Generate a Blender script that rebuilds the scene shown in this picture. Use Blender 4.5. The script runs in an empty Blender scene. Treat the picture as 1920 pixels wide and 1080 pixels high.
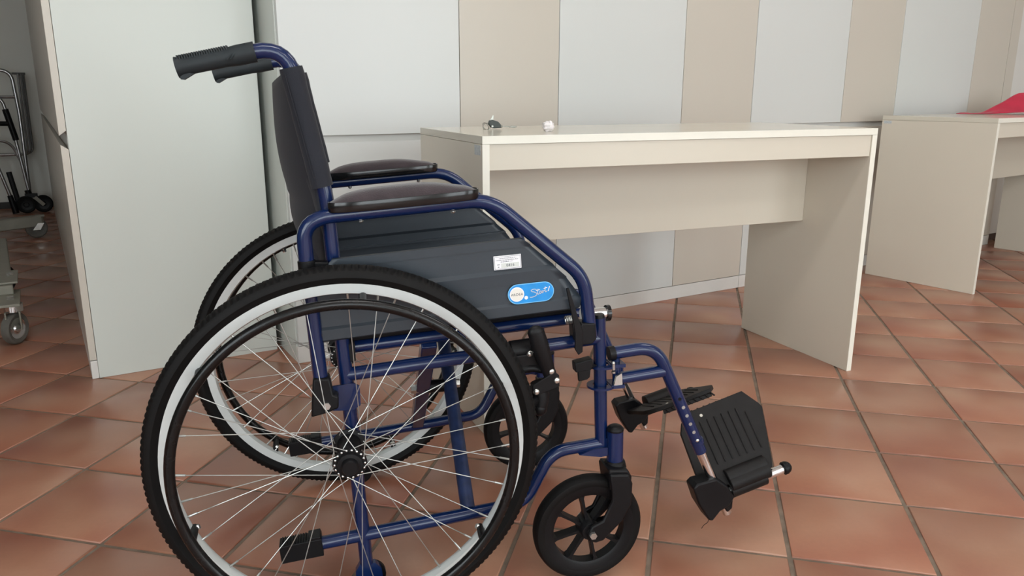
import bpy, bmesh, math, random
from mathutils import Vector, Matrix
random.seed(7)
SC = bpy.context.scene
COL = SC.collection
rad = math.radians

# ------------------------------------------------------------------ camera
CAM_H = 0.85122
F_PX, PITCH, ROLL = 1461.57, 0.245039, 0.002058
cam = bpy.data.cameras.new('camera')
cam.sensor_width = 36.0
cam.lens = 36.0 * F_PX / 1920.0
cam.clip_start = 0.02
cam_ob = bpy.data.objects.new('camera', cam)
COL.objects.link(cam_ob)
_f = Vector((0, math.cos(PITCH), -math.sin(PITCH)))
_r0 = Vector((1, 0, 0)); _u0 = _r0.cross(_f)
_r = _r0 * math.cos(ROLL) + _u0 * math.sin(ROLL)
_u = _u0 * math.cos(ROLL) - _r0 * math.sin(ROLL)
cam_ob.matrix_world = Matrix(((_r.x, _u.x, -_f.x, 0), (_r.y, _u.y, -_f.y, 0), (_r.z, _u.z, -_f.z, CAM_H), (0, 0, 0, 1)))
SC.camera = cam_ob

# ------------------------------------------------------------------ world, exposure
wd = bpy.data.worlds.new('overcast_sky'); SC.world = wd
wd.use_nodes = True
_bg = wd.node_tree.nodes['Background']
_bg.inputs['Color'].default_value = (0.90, 0.97, 1.0, 1)
_bg.inputs['Strength'].default_value = 4.5
SC.view_settings.view_transform = 'Standard'
SC.view_settings.look = 'None'
SC.view_settings.gamma = 1.0
SC.view_settings.use_curve_mapping = False
SC.view_settings.exposure = 0.46
SC.cycles.use_denoising = True
SC.cycles.max_bounces = 8
SC.cycles.diffuse_bounces = 5
SC.cycles.glossy_bounces = 4
SC.cycles.transparent_max_bounces = 8
SC.cycles.sample_clamp_indirect = 6.0

# room frame: a runs along the panelled cabinets, n runs away from the window wall
RA = rad(31.1)
A2 = Vector((math.cos(RA), math.sin(RA), 0)); N2 = Vector((-math.sin(RA), math.cos(RA), 0))
def RM(a, n, z=0.0): return A2 * a + N2 * n + Vector((0, 0, z))

# windows of the wall behind the viewer, the first added to light the passage: (a0, a1, z0, z1)
N_WIN = -3.6
WINDOWS = [(-2.2, -0.5, 0.2, 2.5), (0.3, 2.0, 0.2, 2.5), (2.6, 4.3, 0.2, 2.5)]
A_LEFT = -2.6
LEFT_FILL_WINDOW = (-2.6, 0.2, 0.5, 2.5)            # n0, n1, z0, z1 in the wall at the left; added to light left-facing sides
for k, (a0, a1, z0, z1) in enumerate(WINDOWS + [LEFT_FILL_WINDOW]):
    L = bpy.data.lights.new('window_daylight', 'AREA')
    L.shape = 'RECTANGLE'; L.size = a1 - a0; L.size_y = z1 - z0
    L.cycles.is_portal = True
    o = bpy.data.objects.new('window_daylight', L); COL.objects.link(o)
    M = Matrix.Identity(4)
    left = k == len(WINDOWS)
    x = N2 if left else A2; zdir = -A2 if left else -N2; y = zdir.cross(x)      # area lights shine along -z
    c = RM(A_LEFT + 0.02, (a0 + a1) / 2, (z0 + z1) / 2) if left else RM((a0 + a1) / 2, N_WIN + 0.02, (z0 + z1) / 2)
    for i in range(3):
        M[i][0] = x[i]; M[i][1] = y[i]; M[i][2] = zdir[i]; M[i][3] = c[i]
    o.matrix_world = M

# ------------------------------------------------------------------ materials
def s2l(c):
    return tuple(((v / 255.0) / 12.92 if v / 255.0 <= 0.04045 else ((v / 255.0 + 0.055) / 1.055) ** 2.4) for v in c)
MATS = {}
def mat(name, rgb, rough=0.5, metal=0.0, var=0.06, scale=6.0, bump=0.0, bscale=60.0, spec=0.5, sheen=0.0, coat=0.0, rvar=0.0):
    m = bpy.data.materials.new(name); m.use_nodes = True
    nt = m.node_tree; p = nt.nodes['Principled BSDF']
    c = s2l(rgb)
    tc = nt.nodes.new('ShaderNodeTexCoord')
    nz = nt.nodes.new('ShaderNodeTexNoise'); nz.inputs['Scale'].default_value = scale; nz.inputs['Detail'].default_value = 4
    nt.links.new(tc.outputs['Object'], nz.inputs['Vector'])
    rp = nt.nodes.new('ShaderNodeValToRGB')
    rp.color_ramp.elements[0].position = 0.3; rp.color_ramp.elements[1].position = 0.7
    rp.color_ramp.elements[0].color = tuple(max(0, v * (1 - var)) for v in c) + (1,)
    rp.color_ramp.elements[1].color = tuple(min(1, v * (1 + var)) for v in c) + (1,)
    nt.links.new(nz.outputs['Fac'], rp.inputs['Fac'])
    nt.links.new(rp.outputs['Color'], p.inputs['Base Color'])
    p.inputs['Roughness'].default_value = rough
    p.inputs['Metallic'].default_value = metal
    p.inputs['Specular IOR Level'].default_value = spec
    if rvar:
        mr = nt.nodes.new('ShaderNodeMapRange'); mr.inputs['To Min'].default_value = max(0.02, rough - rvar); mr.inputs['To Max'].default_value = rough + rvar
        nt.links.new(nz.outputs['Fac'], mr.inputs['Value']); nt.links.new(mr.outputs['Result'], p.inputs['Roughness'])
    if sheen:
        p.inputs['Sheen Weight'].default_value = sheen; p.inputs['Sheen Roughness'].default_value = 0.5
    if coat:
        p.inputs['Coat Weight'].default_value = coat; p.inputs['Coat Roughness'].default_value = 0.12
    if bump:
        n2 = nt.nodes.new('ShaderNodeTexNoise'); n2.inputs['Scale'].default_value = bscale; n2.inputs['Detail'].default_value = 3
        nt.links.new(tc.outputs['Object'], n2.inputs['Vector'])
        b = nt.nodes.new('ShaderNodeBump'); b.inputs['Strength'].default_value = bump; b.inputs['Distance'].default_value = 0.002
        nt.links.new(n2.outputs['Fac'], b.inputs['Height']); nt.links.new(b.outputs['Normal'], p.inputs['Normal'])
    MATS[name] = m
    return m

mat('white_laminate', (205, 208, 206), 0.33, var=0.015, scale=1.5, bump=0.02, bscale=200)
mat('cream_laminate', (200, 205, 199), 0.33, var=0.015, scale=1.5)
mat('beige_laminate', (196, 190, 179), 0.30, var=0.02, scale=1.5)
mat('plinth_white', (212, 211, 207), 0.35, var=0.02)
mat('table_cream', (210, 203, 188), 0.34, var=0.02, scale=2.0)
mat('table_top_laminate', (206, 201, 186), 0.16, var=0.015, scale=2.0)
mat('table_edge', (232, 230, 218), 0.35, var=0.02, scale=12)
mat('wall_paint', (234, 235, 228), 0.75, var=0.03, scale=1.2, bump=0.1, bscale=80)
mat('bounce_cut_paint', (140, 142, 134), 0.75, var=0.03, scale=1.2)  # unseen left wall darkened to cut bounce light into the passage
mat('ceiling_paint', (225, 225, 222), 0.85, var=0.02)
mat('dark_skirting', (42, 40, 38), 0.5)
mat('dark_wood', (74, 50, 38), 0.5, var=0.2, scale=20)
mat('grout', (120, 106, 92), 0.85, var=0.25, scale=30, bump=0.4, bscale=300)
mat('blue_paint', (11, 31, 72), 0.2, var=0.05, scale=15, coat=0.25, spec=0.4)
mat('blue_scuffed', (34, 46, 78), 0.4, var=0.25, scale=60, spec=0.3)
mat('black_plastic', (15, 15, 17), 0.42, var=0.12, scale=30, bump=0.05, bscale=300, spec=0.22)
mat('black_gloss', (15, 16, 18), 0.16, var=0.1, scale=25)
mat('grey_panel', (48, 55, 62), 0.38, var=0.06, scale=10, bump=0.06, bscale=600, spec=0.4)
mat('grip_rubber', (34, 40, 43), 0.55, var=0.08, scale=40, spec=0.3)
mat('tire_rubber', (11, 10, 10), 0.62, var=0.15, scale=40, spec=0.2)
mat('handrim_black', (11, 11, 12), 0.25, var=0.3, scale=60, rvar=0.12, spec=0.35)
mat('rim_alloy', (204, 209, 208), 0.38, metal=0.15, var=0.04, scale=20)
mat('spoke_steel', (172, 172, 168), 0.3, metal=0.7, var=0.1, scale=50)
mat('chrome', (225, 225, 225), 0.12, metal=1.0, var=0.03)
mat('bolt_steel', (200, 200, 196), 0.25, metal=0.9, var=0.05)
mat('pad_fabric', (58, 50, 53), 0.85, var=0.16, scale=35, bump=0.35, bscale=500, sheen=0.35, spec=0.25)
mat('sling_fabric', (34, 36, 43), 0.8, var=0.08, scale=12, bump=0.25, bscale=900, sheen=0.1, spec=0.25)
mat('seat_nylon', (14, 14, 16), 0.6, var=0.12, scale=30, bump=0.2, bscale=700, spec=0.25)
mat('footplate_plastic', (22, 20, 20), 0.55, var=0.2, scale=50, bump=0.15, bscale=250, spec=0.25)
mat('badge_blue', (28, 140, 214), 0.35, var=0.10, scale=70)
mat('badge_light', (120, 190, 235), 0.35, var=0.03)
mat('badge_white', (226, 222, 214), 0.4, var=0.02)
mat('ink_navy', (40, 50, 70), 0.5, var=0.02)
mat('ink_grey', (128, 132, 138), 0.6, var=0.05, scale=400)
mat('label_paper', (232, 232, 236), 0.5, var=0.02)
mat('label_panel', (206, 210, 206), 0.5, var=0.02)
mat('sticker_silver', (188, 194, 196), 0.4, var=0.2, scale=200)
mat('hoist_paint', (132, 130, 118), 0.4, var=0.08, scale=20)
mat('hoist_wheel', (92, 90, 84), 0.6, var=0.15, scale=40)
mat('walker_chrome', (176, 176, 178), 0.25, metal=0.9, var=0.05)
mat('key_plastic', (62, 68, 66), 0.5, var=0.1, scale=60)
mat('key_metal', (150, 150, 142), 0.28, metal=0.85, var=0.08)
mat('paper_white', (232, 226, 226), 0.8, var=0.04, scale=60)
mat('red_cloth', (186, 30, 62), 0.6, var=0.12, scale=14, sheen=0.2)
mat('window_frame_white', (225, 225, 222), 0.4)

def tile_material():
    m = bpy.data.materials.new('terracotta'); m.use_nodes = True
    nt = m.node_tree; p = nt.nodes['Principled BSDF']; N = nt.nodes.new; L = nt.links.new
    oi = N('ShaderNodeObjectInfo'); ge = N('ShaderNodeNewGeometry'); tc = N('ShaderNodeTexCoord')
    ad = N('ShaderNodeMath'); ad.operation = 'ADD'; L(oi.outputs['Random'], ad.inputs[0]); L(ge.outputs['Random Per Island'], ad.inputs[1])
    fr = N('ShaderNodeMath'); fr.operation = 'FRACT'; L(ad.outputs[0], fr.inputs[0])
    ml = N('ShaderNodeMath'); ml.operation = 'MULTIPLY'; ml.inputs[1].default_value = 57.0; L(fr.outputs[0], ml.inputs[0])
    va = N('ShaderNodeVectorMath'); va.operation = 'ADD'
    cx = N('ShaderNodeCombineXYZ'); L(ml.outputs[0], cx.inputs[0]); L(ml.outputs[0], cx.inputs[1])
    L(ge.outputs['Position'], va.inputs[0]); L(cx.outputs[0], va.inputs[1])
    n1 = N('ShaderNodeTexNoise'); n1.inputs['Scale'].default_value = 4.5; n1.inputs['Detail'].default_value = 2; n1.inputs['Roughness'].default_value = 0.4; L(va.outputs[0], n1.inputs['Vector'])
    n2 = N('ShaderNodeTexNoise'); n2.inputs['Scale'].default_value = 90; n2.inputs['Detail'].default_value = 4; L(va.outputs[0], n2.inputs['Vector'])
    r1 = N('ShaderNodeValToRGB'); e = r1.color_ramp.elements
    e[0].position = 0.28; e[1].position = 0.74
    e[0].color = s2l((146, 88, 68)) + (1,); e[1].color = s2l((172, 131, 107)) + (1,)
    k = e.new(0.5); k.color = s2l((160, 110, 87)) + (1,)
    L(n1.outputs['Fac'], r1.inputs['Fac'])
    # every tile a shade of its own
    mr = N('ShaderNodeMapRange'); mr.inputs['To Min'].default_value = 0.86; mr.inputs['To Max'].default_value = 1.10; L(fr.outputs[0], mr.inputs['Value'])
    hv = N('ShaderNodeHueSaturation'); L(r1.outputs['Color'], hv.inputs['Color']); L(mr.outputs['Result'], hv.inputs['Value'])
    m2 = N('ShaderNodeMapRange'); m2.inputs['To Min'].default_value = 0.93; m2.inputs['To Max'].default_value = 1.07; L(n2.outputs['Fac'], m2.inputs['Value'])
    mx = N('ShaderNodeVectorMath'); mx.operation = 'MULTIPLY'
    c3 = N('ShaderNodeCombineXYZ'); [L(m2.outputs['Result'], c3.inputs[i]) for i in range(3)]
    L(hv.outputs['Color'], mx.inputs[0]); L(c3.outputs[0], mx.inputs[1]); L(mx.outputs[0], p.inputs['Base Color'])
    m3 = N('ShaderNodeMapRange'); m3.inputs['To Min'].default_value = 0.27; m3.inputs['To Max'].default_value = 0.33; L(n2.outputs['Fac'], m3.inputs['Value'])
    L(m3.outputs['Result'], p.inputs['Roughness']); p.inputs['Specular IOR Level'].default_value = 0.75
    b = N('ShaderNodeBump'); b.inputs['Strength'].default_value = 0.08; b.inputs['Distance'].default_value = 0.0015
    n3 = N('ShaderNodeTexNoise'); n3.inputs['Scale'].default_value = 24; n3.inputs['Detail'].default_value = 5; L(va.outputs[0], n3.inputs['Vector'])
    L(n3.outputs['Fac'], b.inputs['Height']); L(b.outputs['Normal'], p.inputs['Normal'])
    MATS['terracotta'] = m
tile_material()

def glass_material():
    m = bpy.data.materials.new('window_glass'); m.use_nodes = True
    nt = m.node_tree; nt.nodes.clear()
    o = nt.nodes.new('ShaderNodeOutputMaterial'); t = nt.nodes.new('ShaderNodeBsdfTransparent'); g = nt.nodes.new('ShaderNodeBsdfGlossy')
    g.inputs['Roughness'].default_value = 0.02
    x = nt.nodes.new('ShaderNodeMixShader'); x.inputs[0].default_value = 0.05
    nt.links.new(t.outputs[0], x.inputs[1]); nt.links.new(g.outputs[0], x.inputs[2]); nt.links.new(x.outputs[0], o.inputs['Surface'])
    MATS['window_glass'] = m
glass_material()

# ------------------------------------------------------------------ mesh helpers
def V3(p): return Vector(p)
def fillet(pts, trim):
    pts = [Vector(p) for p in pts]
    if len(pts) < 3 or not trim: return pts
    trims = trim if isinstance(trim, (list, tuple)) else [trim] * (len(pts) - 2)
    out = [pts[0]]
    for i in range(1, len(pts) - 1):
        t = trims[i - 1]
        d0 = pts[i - 1] - pts[i]; d1 = pts[i + 1] - pts[i]
        t0 = min(t, d0.length * 0.49); t1 = min(t, d1.length * 0.49)
        a = pts[i] + d0.normalized() * t0; b = pts[i] + d1.normalized() * t1
        for k in range(8):
            u = k / 7.0
            out.append(a * (1 - u) ** 2 + pts[i] * (2 * u * (1 - u)) + b * u * u)
    out.append(pts[-1])
    return out

class MB:
    def __init__(s): s.v = []; s.f = []; s.m = []; s.sm = []
    def add(s, vs, fs, mi=0, smooth=True):
        o = len(s.v)
        s.v += [tuple(v) for v in vs]
        for f in fs:
            s.f.append([i + o for i in f]); s.m.append(mi); s.sm.append(smooth)
        return s
    def sweep(s, path, r, seg=14, mi=0, caps=True, closed=False, flat=None):
        path = [Vector(p) for p in path]; n = len(path)
        rs = r if isinstance(r, (list, tuple)) else [r] * n
        tang = []
        for i in range(n):
            if closed: t = path[(i + 1) % n] - path[i - 1]
            else: t = path[min(i + 1, n - 1)] - path[max(i - 1, 0)]
            tang.append(t.normalized())
        ref = Vector((0, 1, 0)) if abs(tang[0].y) < 0.9 else Vector((1, 0, 0))
        nrm = (ref - tang[0] * ref.dot(tang[0])).normalized()
        vs = []
        for i in range(n):
            nrm = (nrm - tang[i] * nrm.dot(tang[i])).normalized()
            b = tang[i].cross(nrm)
            for k in range(seg):
                a = 2 * math.pi * k / seg
                ca, sa = math.cos(a), math.sin(a)
                if flat: ca *= flat[0]; sa *= flat[1]
                vs.append(path[i] + (nrm * ca + b * sa) * rs[i])
        fs = []
        for i in range(n if closed else n - 1):
            j = (i + 1) % n
            for k in range(seg):
                k2 = (k + 1) % seg
                fs.append((i * seg + k, j * seg + k, j * seg + k2, i * seg + k2))
        if caps and not closed:
            fs.append(tuple(range(seg))); fs.append(tuple((n - 1) * seg + k for k in reversed(range(seg))))
        return s.add(vs, fs, mi)
    def tube(s, pts, r, trim=0.0, seg=14, mi=0, **k): return s.sweep(fillet(pts, trim), r, seg, mi, **k)
    def cyl(s, p0, p1, r, r1=None, seg=16, mi=0): return s.sweep([p0, p1], [r, r if r1 is None else r1], seg, mi)
    def lathe(s, prof, seg=64, mi=0, c=(0, 0, 0), closed=True, rmod=None, axis='y'):
        vs = []; n = len(prof)
        for i in range(seg):
            a = 2 * math.pi * i / seg
            for j, (r, y) in enumerate(prof):
                rr = r + (rmod(i, j) if rmod else 0)
                if axis == 'y': vs.append((c[0] + rr * math.cos(a), c[1] + y, c[2] + rr * math.sin(a)))
                else: vs.append((c[0] + rr * math.cos(a), c[1] + rr * math.sin(a), c[2] + y))
        fs = []
        for i in range(seg):
            i2 = (i + 1) % seg
            for j in range(n if closed else n - 1):
                j2 = (j + 1) % n
                fs.append((i * n + j, i * n + j2, i2 * n + j2, i2 * n + j))
        return s.add(vs, fs, mi)
    def box(s, x0, x1, y0, y1, z0, z1, mi=0, M=None):
        vs = [Vector(p) for p in ((x0, y0, z0), (x1, y0, z0), (x1, y1, z0), (x0, y1, z0), (x0, y0, z1), (x1, y0, z1), (x1, y1, z1), (x0, y1, z1))]
        if M is not None: vs = [M @ v for v in vs]
        return s.add(vs, [(0, 3, 2, 1), (4, 5, 6, 7), (0, 1, 5, 4), (1, 2, 6, 5), (2, 3, 7, 6), (3, 0, 4, 7)], mi, False)
    def bar(s, p0, p1, w, h, mi=0, up=(0, 0, 1)):
        p0 = Vector(p0); p1 = Vector(p1); d = (p1 - p0).normalized(); u = Vector(up)
        sd = d.cross(u).normalized(); u = sd.cross(d)
        vs = []
        for p in (p0, p1):
            for a, b in ((-1, -1), (1, -1), (1, 1), (-1, 1)): vs.append(p + sd * a * w / 2 + u * b * h / 2)
        return s.add(vs, [(3, 2, 1, 0), (4, 5, 6, 7), (0, 1, 5, 4), (1, 2, 6, 5), (2, 3, 7, 6), (3, 0, 4, 7)], mi, False)
    def prism(s, poly, y0, y1, mi=0, M=None):
        """polygon in x,z extruded along y"""
        n = len(poly)
        vs = [Vector((x, y0, z)) for x, z in poly] + [Vector((x, y1, z)) for x, z in poly]
        if M is not None: vs = [M @ v for v in vs]
        fs = [tuple(range(n)), tuple(reversed(range(n, 2 * n)))]
        fs += [(i + n, (i + 1) % n + n, (i + 1) % n, i) for i in range(n)]
        return s.add(vs, fs, mi, False)
    def sphere(s, c, r, seg=14, rings=8, mi=0, sc=(1, 1, 1)):
        vs = [(c[0], c[1], c[2] + r * sc[2])]; fs = []
        for i in range(1, rings):
            t = math.pi * i / rings
            for k in range(seg):
                a = 2 * math.pi * k / seg
                vs.append((c[0] + r * sc[0] * math.sin(t) * math.cos(a), c[1] + r * sc[1] * math.sin(t) * math.sin(a), c[2] + r * sc[2] * math.cos(t)))
        vs.append((c[0], c[1], c[2] - r * sc[2])); e = len(vs) - 1
        for k in range(seg):
            k2 = (k + 1) % seg
            fs.append((0, 1 + k, 1 + k2)); fs.append((e, 1 + (rings - 2) * seg + k2, 1 + (rings - 2) * seg + k))
            for i in range(rings - 2):
                fs.append((1 + i * seg + k, 1 + (i + 1) * seg + k, 1 + (i + 1) * seg + k2, 1 + i * seg + k2))
        return s.add(vs, fs, mi)
    def grid(s, fn, nu, nv, mi=0, closed=False):
        vs = [fn(i / (nu - 1), j / (nv - 1)) for i in range(nu) for j in range(nv)]
        fs = [(i * nv + j, (i + 1) * nv + j, (i + 1) * nv + j + 1, i * nv + j + 1) for i in range(nu - 1) for j in range(nv - 1)]
        return s.add(vs, fs, mi)
    def map(s, fn): s.v = [tuple(fn(Vector(v))) for v in s.v]; return s
    def mesh(s, name, mats, angle=35):
        me = bpy.data.meshes.new(name)
        me.from_pydata(s.v, [], s.f)
        for m in ([mats] if isinstance(mats, str) else mats): me.materials.append(MATS[m])
        for p, mi, sm in zip(me.polygons, s.m, s.sm): p.material_index = mi; p.use_smooth = True
        bm = bmesh.new(); bm.from_mesh(me); bmesh.ops.recalc_face_normals(bm, faces=bm.faces); bm.to_mesh(me); bm.free()
        me.set_sharp_from_angle(angle=rad(angle))
        return me
    def build(s, name, mats, parent=None, bevel=0.0, seg=2, solid=0.0, **k):
        o = bpy.data.objects.new(name, s.mesh(name, mats, **k)); COL.objects.link(o)
        if parent: o.parent = parent
        if solid:
            md = o.modifiers.new('thickness', 'SOLIDIFY'); md.thickness = solid; md.offset = 0
        if bevel:
            md = o.modifiers.new('bevel', 'BEVEL'); md.width = bevel; md.segments = seg; md.limit_method = 'ANGLE'; md.angle_limit = rad(40)
        return o

def tag(o, label=None, cat=None, group=None, kind=None):
    if label: o['label'] = label
    if cat: o['category'] = cat
    if group: o['group'] = group
    if kind: o['kind'] = kind
    return o
def empty(name, loc=(0, 0, 0), rz=0.0, parent=None):
    o = bpy.data.objects.new(name, None); COL.objects.link(o)
    o.location = loc; o.rotation_euler = (0, 0, rz); o.empty_display_size = 0.1
    if parent: o.parent = parent
    return o
def inst(name, me, parent, loc=(0, 0, 0), rot=(0, 0, 0)):
    o = bpy.data.objects.new(name, me); COL.objects.link(o); o.parent = parent; o.location = loc; o.rotation_euler = rot
    return o
def roomobj(name, parent=None):
    """an Empty whose local x,y are the room's a,n axes"""
    return empty(name, (0, 0, 0), RA, parent)

# ------------------------------------------------------------------ the room
A_MIN, A_MAX, N_MIN, N_MAX, CEIL = A_LEFT, 6.9, N_WIN, 6.96, 2.95
fb = MB().box(A_MIN - 0.2, A_MAX + 0.2, N_MIN - 0.2, N_MAX + 0.2, -0.08, -0.0035)
floor = fb.build('floor', 'grout'); floor.rotation_euler = (0, 0, RA); tag(floor, kind='structure', label='terracotta tiled floor with grey grout joints')
# tiles: grid measured on the floor
TP = 0.26024; TYAW = -0.227386
T_O = Vector((2.63191636 * TP, 12.0719587 * TP, 0))
tu = Vector((math.cos(TYAW), math.sin(TYAW), 0)); tv = Vector((math.sin(TYAW), -math.cos(TYAW), 0))
def tile_mb(hw, cx=0.0, cy=0.0, z=0.0, mb=None, rot=0.0):
    mb = mb or MB()
    c, s_ = math.cos(rot), math.sin(rot)
    vs = []
    for h, zz in ((hw - 0.0025, 0.0), (hw - 0.0006, -0.0009), (hw, -0.003), (hw, -0.006)):
        for sx, sy in ((-1, -1), (1, -1), (1, 1), (-1, 1)):
            vs.append((cx + c * sx * h - s_ * sy * h, cy + s_ * sx * h + c * sy * h, z + zz))
    fs = [(0, 1, 2, 3)]
    for k in range(3):
        for i in range(4): fs.append((k * 4 + i, (k + 1) * 4 + i, (k + 1) * 4 + (i + 1) % 4, k * 4 + (i + 1) % 4))
    return mb.add(vs, fs)
tile_me = tile_mb((TP - 0.0090) / 2).mesh('tile', 'terracotta', angle=50)
def project(p):
    d = Vector(p) - Vector((0, 0, CAM_H)); z = d.dot(_f)
    if z < 0.15: return None
    return 960 + F_PX * d.dot(_r) / z, 540 - F_PX * d.dot(_u) / z, z
cells = []
for i in range(-45, 46):
    for j in range(-40, 60):
        c = T_O + tu * (TP * (i + 0.5)) + tv * (TP * (j + 0.5))
        a, n = c.dot(A2), c.dot(N2)
        if not (A_MIN - 0.18 < a < A_MAX + 0.18 and N_MIN - 0.18 < n < N_MAX + 0.18): continue
        q = project(c); size = 0
        if q and -260 < q[0] < 2180 and 150 < q[1] < 1300:
            hid = (n > 2.75 and a > 0.3) or (n > 2.62 and a > 0.15 and a < 0.6)
            if not hid: size = 1 / q[2] ** 3 + (1000 if (0 < q[0] < 1920 and q[1] < 1180) else 0)
        cells.append((size, i, j, c))
cells.sort(key=lambda t: -t[0])
rest = MB()
frot = Matrix.Rotation(-RA, 4, 'Z')
for k, (size, i, j, c) in enumerate(cells):
    dz = random.uniform(-0.0006, 0.0006); dr = random.uniform(-0.004, 0.004)
    p = frot @ c
    if k < 298 and size > 0:
        o = inst('tile', tile_me, floor, (p.x, p.y, dz), (random.uniform(-0.0015, 0.0015), random.uniform(-0.0015, 0.0015), TYAW - RA + dr))
    else:
        tile_mb((TP - 0.0090) / 2, p.x, p.y, dz, rest, TYAW - RA + dr)
o = rest.build('distant_tiles', 'terracotta', floor, angle=50); tag(o, kind='stuff')

def wall(name, mb, m='wall_paint', label=None):
    o = mb.build(name, m); o.rotation_euler = (0, 0, RA); tag(o, kind='structure', label=label); return o
wall('wall_back', MB().box(A_MIN, A_MAX, N_MAX, N_MAX + 0.15, 0, CEIL), label='plain grey wall at the far end of the passage')
_n0, _n1, _z0, _z1 = LEFT_FILL_WINDOW
wl = MB()
for q in ((N_MIN, _n0, 0, CEIL), (_n1, N_MAX, 0, CEIL), (_n0, _n1, 0, _z0), (_n0, _n1, _z1, CEIL)): wl.box(A_MIN - 0.15, A_MIN, *q)
wall('wall_left', wl, 'bounce_cut_paint')
w = roomobj('window_4'); tag(w, kind='structure')  # invented opening, fills left-facing surfaces with daylight
fm = MB()
for y0, y1 in ((_n0, _n0 + 0.06), ((_n0 + _n1) / 2 - 0.04, (_n0 + _n1) / 2 + 0.04), (_n1 - 0.06, _n1)): fm.box(A_MIN - 0.10, A_MIN - 0.05, y0, y1, _z0, _z1)
for z0, z1 in ((_z0, _z0 + 0.06), (_z1 - 0.06, _z1)): fm.box(A_MIN - 0.10, A_MIN - 0.05, _n0, _n1, z0, z1)
fm.build('window_frame', 'window_frame_white', w)
for y0, y1 in ((_n0 + 0.06, (_n0 + _n1) / 2 - 0.04), ((_n0 + _n1) / 2 + 0.04, _n1 - 0.06)):
    MB().box(A_MIN - 0.078, A_MIN - 0.072, y0, y1, _z0 + 0.06, _z1 - 0.06).build('pane', 'window_glass', w)
wall('wall_right', MB().box(A_MAX, A_MAX + 0.15, N_MIN, N_MAX, 0, CEIL))
wall('wall_partition', MB().box(0.66, A_MAX, 3.02, 3.14, 0, CEIL), label='partition wall behind the panelled cabinets')
wall('ceiling', MB().box(A_MIN - 0.15, A_MAX + 0.15, N_MIN - 0.15, N_MAX + 0.15, CEIL, CEIL + 0.12), 'ceiling_paint')
o = MB().box(A_MIN, 0.05, N_MAX - 0.012, N_MAX, 0, 0.05).build('baseboard_back', 'dark_skirting'); o.rotation_euler = (0, 0, RA); tag(o, kind='structure')
wf = MB(); a_prev = A_MIN
for a0, a1, z0, z1 in WINDOWS:
    wf.box(a_prev, a0, N_MIN - 0.2, N_MIN, 0, CEIL)
    wf.box(a0, a1, N_MIN - 0.2, N_MIN, 0, z0); wf.box(a0, a1, N_MIN - 0.2, N_MIN, z1, CEIL); a_prev = a1
wf.box(a_prev, A_MAX, N_MIN - 0.2, N_MIN, 0, CEIL)
wall('wall_front', wf)
for k, (a0, a1, z0, z1) in enumerate(WINDOWS):
    w = roomobj('window_%d' % (k + 1)); tag(w, kind='structure')  # the first is an unseen extra that lights the passage
    y0, y1 = N_MIN - 0.12, N_MIN - 0.06; am = (a0 + a1) / 2
    fm = MB()
    for x0, x1 in ((a0, a0 + 0.06), (am - 0.04, am + 0.04), (a1 - 0.06, a1)): fm.box(x0, x1, y0, y1, z0, z1)
    fm.box(a0, a1, y0, y1, z0, z0 + 0.06); fm.box(a0, a1, y0, y1, z1 - 0.06, z1)
    fm.build('window_frame', 'window_frame_white', w)
    for x0, x1 in ((a0 + 0.06, am - 0.04), (am + 0.04, a1 - 0.06)):
        MB().box(x0, x1, N_MIN - 0.093, N_MIN - 0.087, z0 + 0.06, z1 - 0.06).build('pane', 'window_glass', w)

# ceiling fill lights, invented to brighten the floor and side-facing surfaces
FILL_L = 10.5
def fill_material():
    m = bpy.data.materials.new('fill_diffuser'); m.use_nodes = True
    p = m.node_tree.nodes['Principled BSDF']; p.inputs['Base Color'].default_value = (0.8, 0.8, 0.8, 1)
    p.inputs['Emission Color'].default_value = (1.0, 0.985, 0.96, 1); p.inputs['Emission Strength'].default_value = FILL_L
    MATS['fill_diffuser'] = m
fill_material()
for k, (a, n) in enumerate(((0.35, 0.55), (2.7, 0.9), (0.8, -1.9), (3.2, -1.9))):
    o = empty('fill_lamp', RM(a, n, CEIL), RA)
    tag(o, ['unseen ceiling fill lamp added right over the wheelchair', 'unseen ceiling fill lamp added in front of the farther desk', 'unseen ceiling fill lamp added between the windows and wheelchair', 'unseen ceiling fill lamp added by the third window'][k], 'lamp', 'added fill lamps')
    MB().box(-0.62, 0.62, -0.16, 0.16, -0.05, 0.0).build('housing', 'window_frame_white', o)
    MB().box(-0.60, 0.60, -0.145, 0.145, -0.056, -0.051).build('diffuser', 'fill_diffuser', o)

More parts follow.
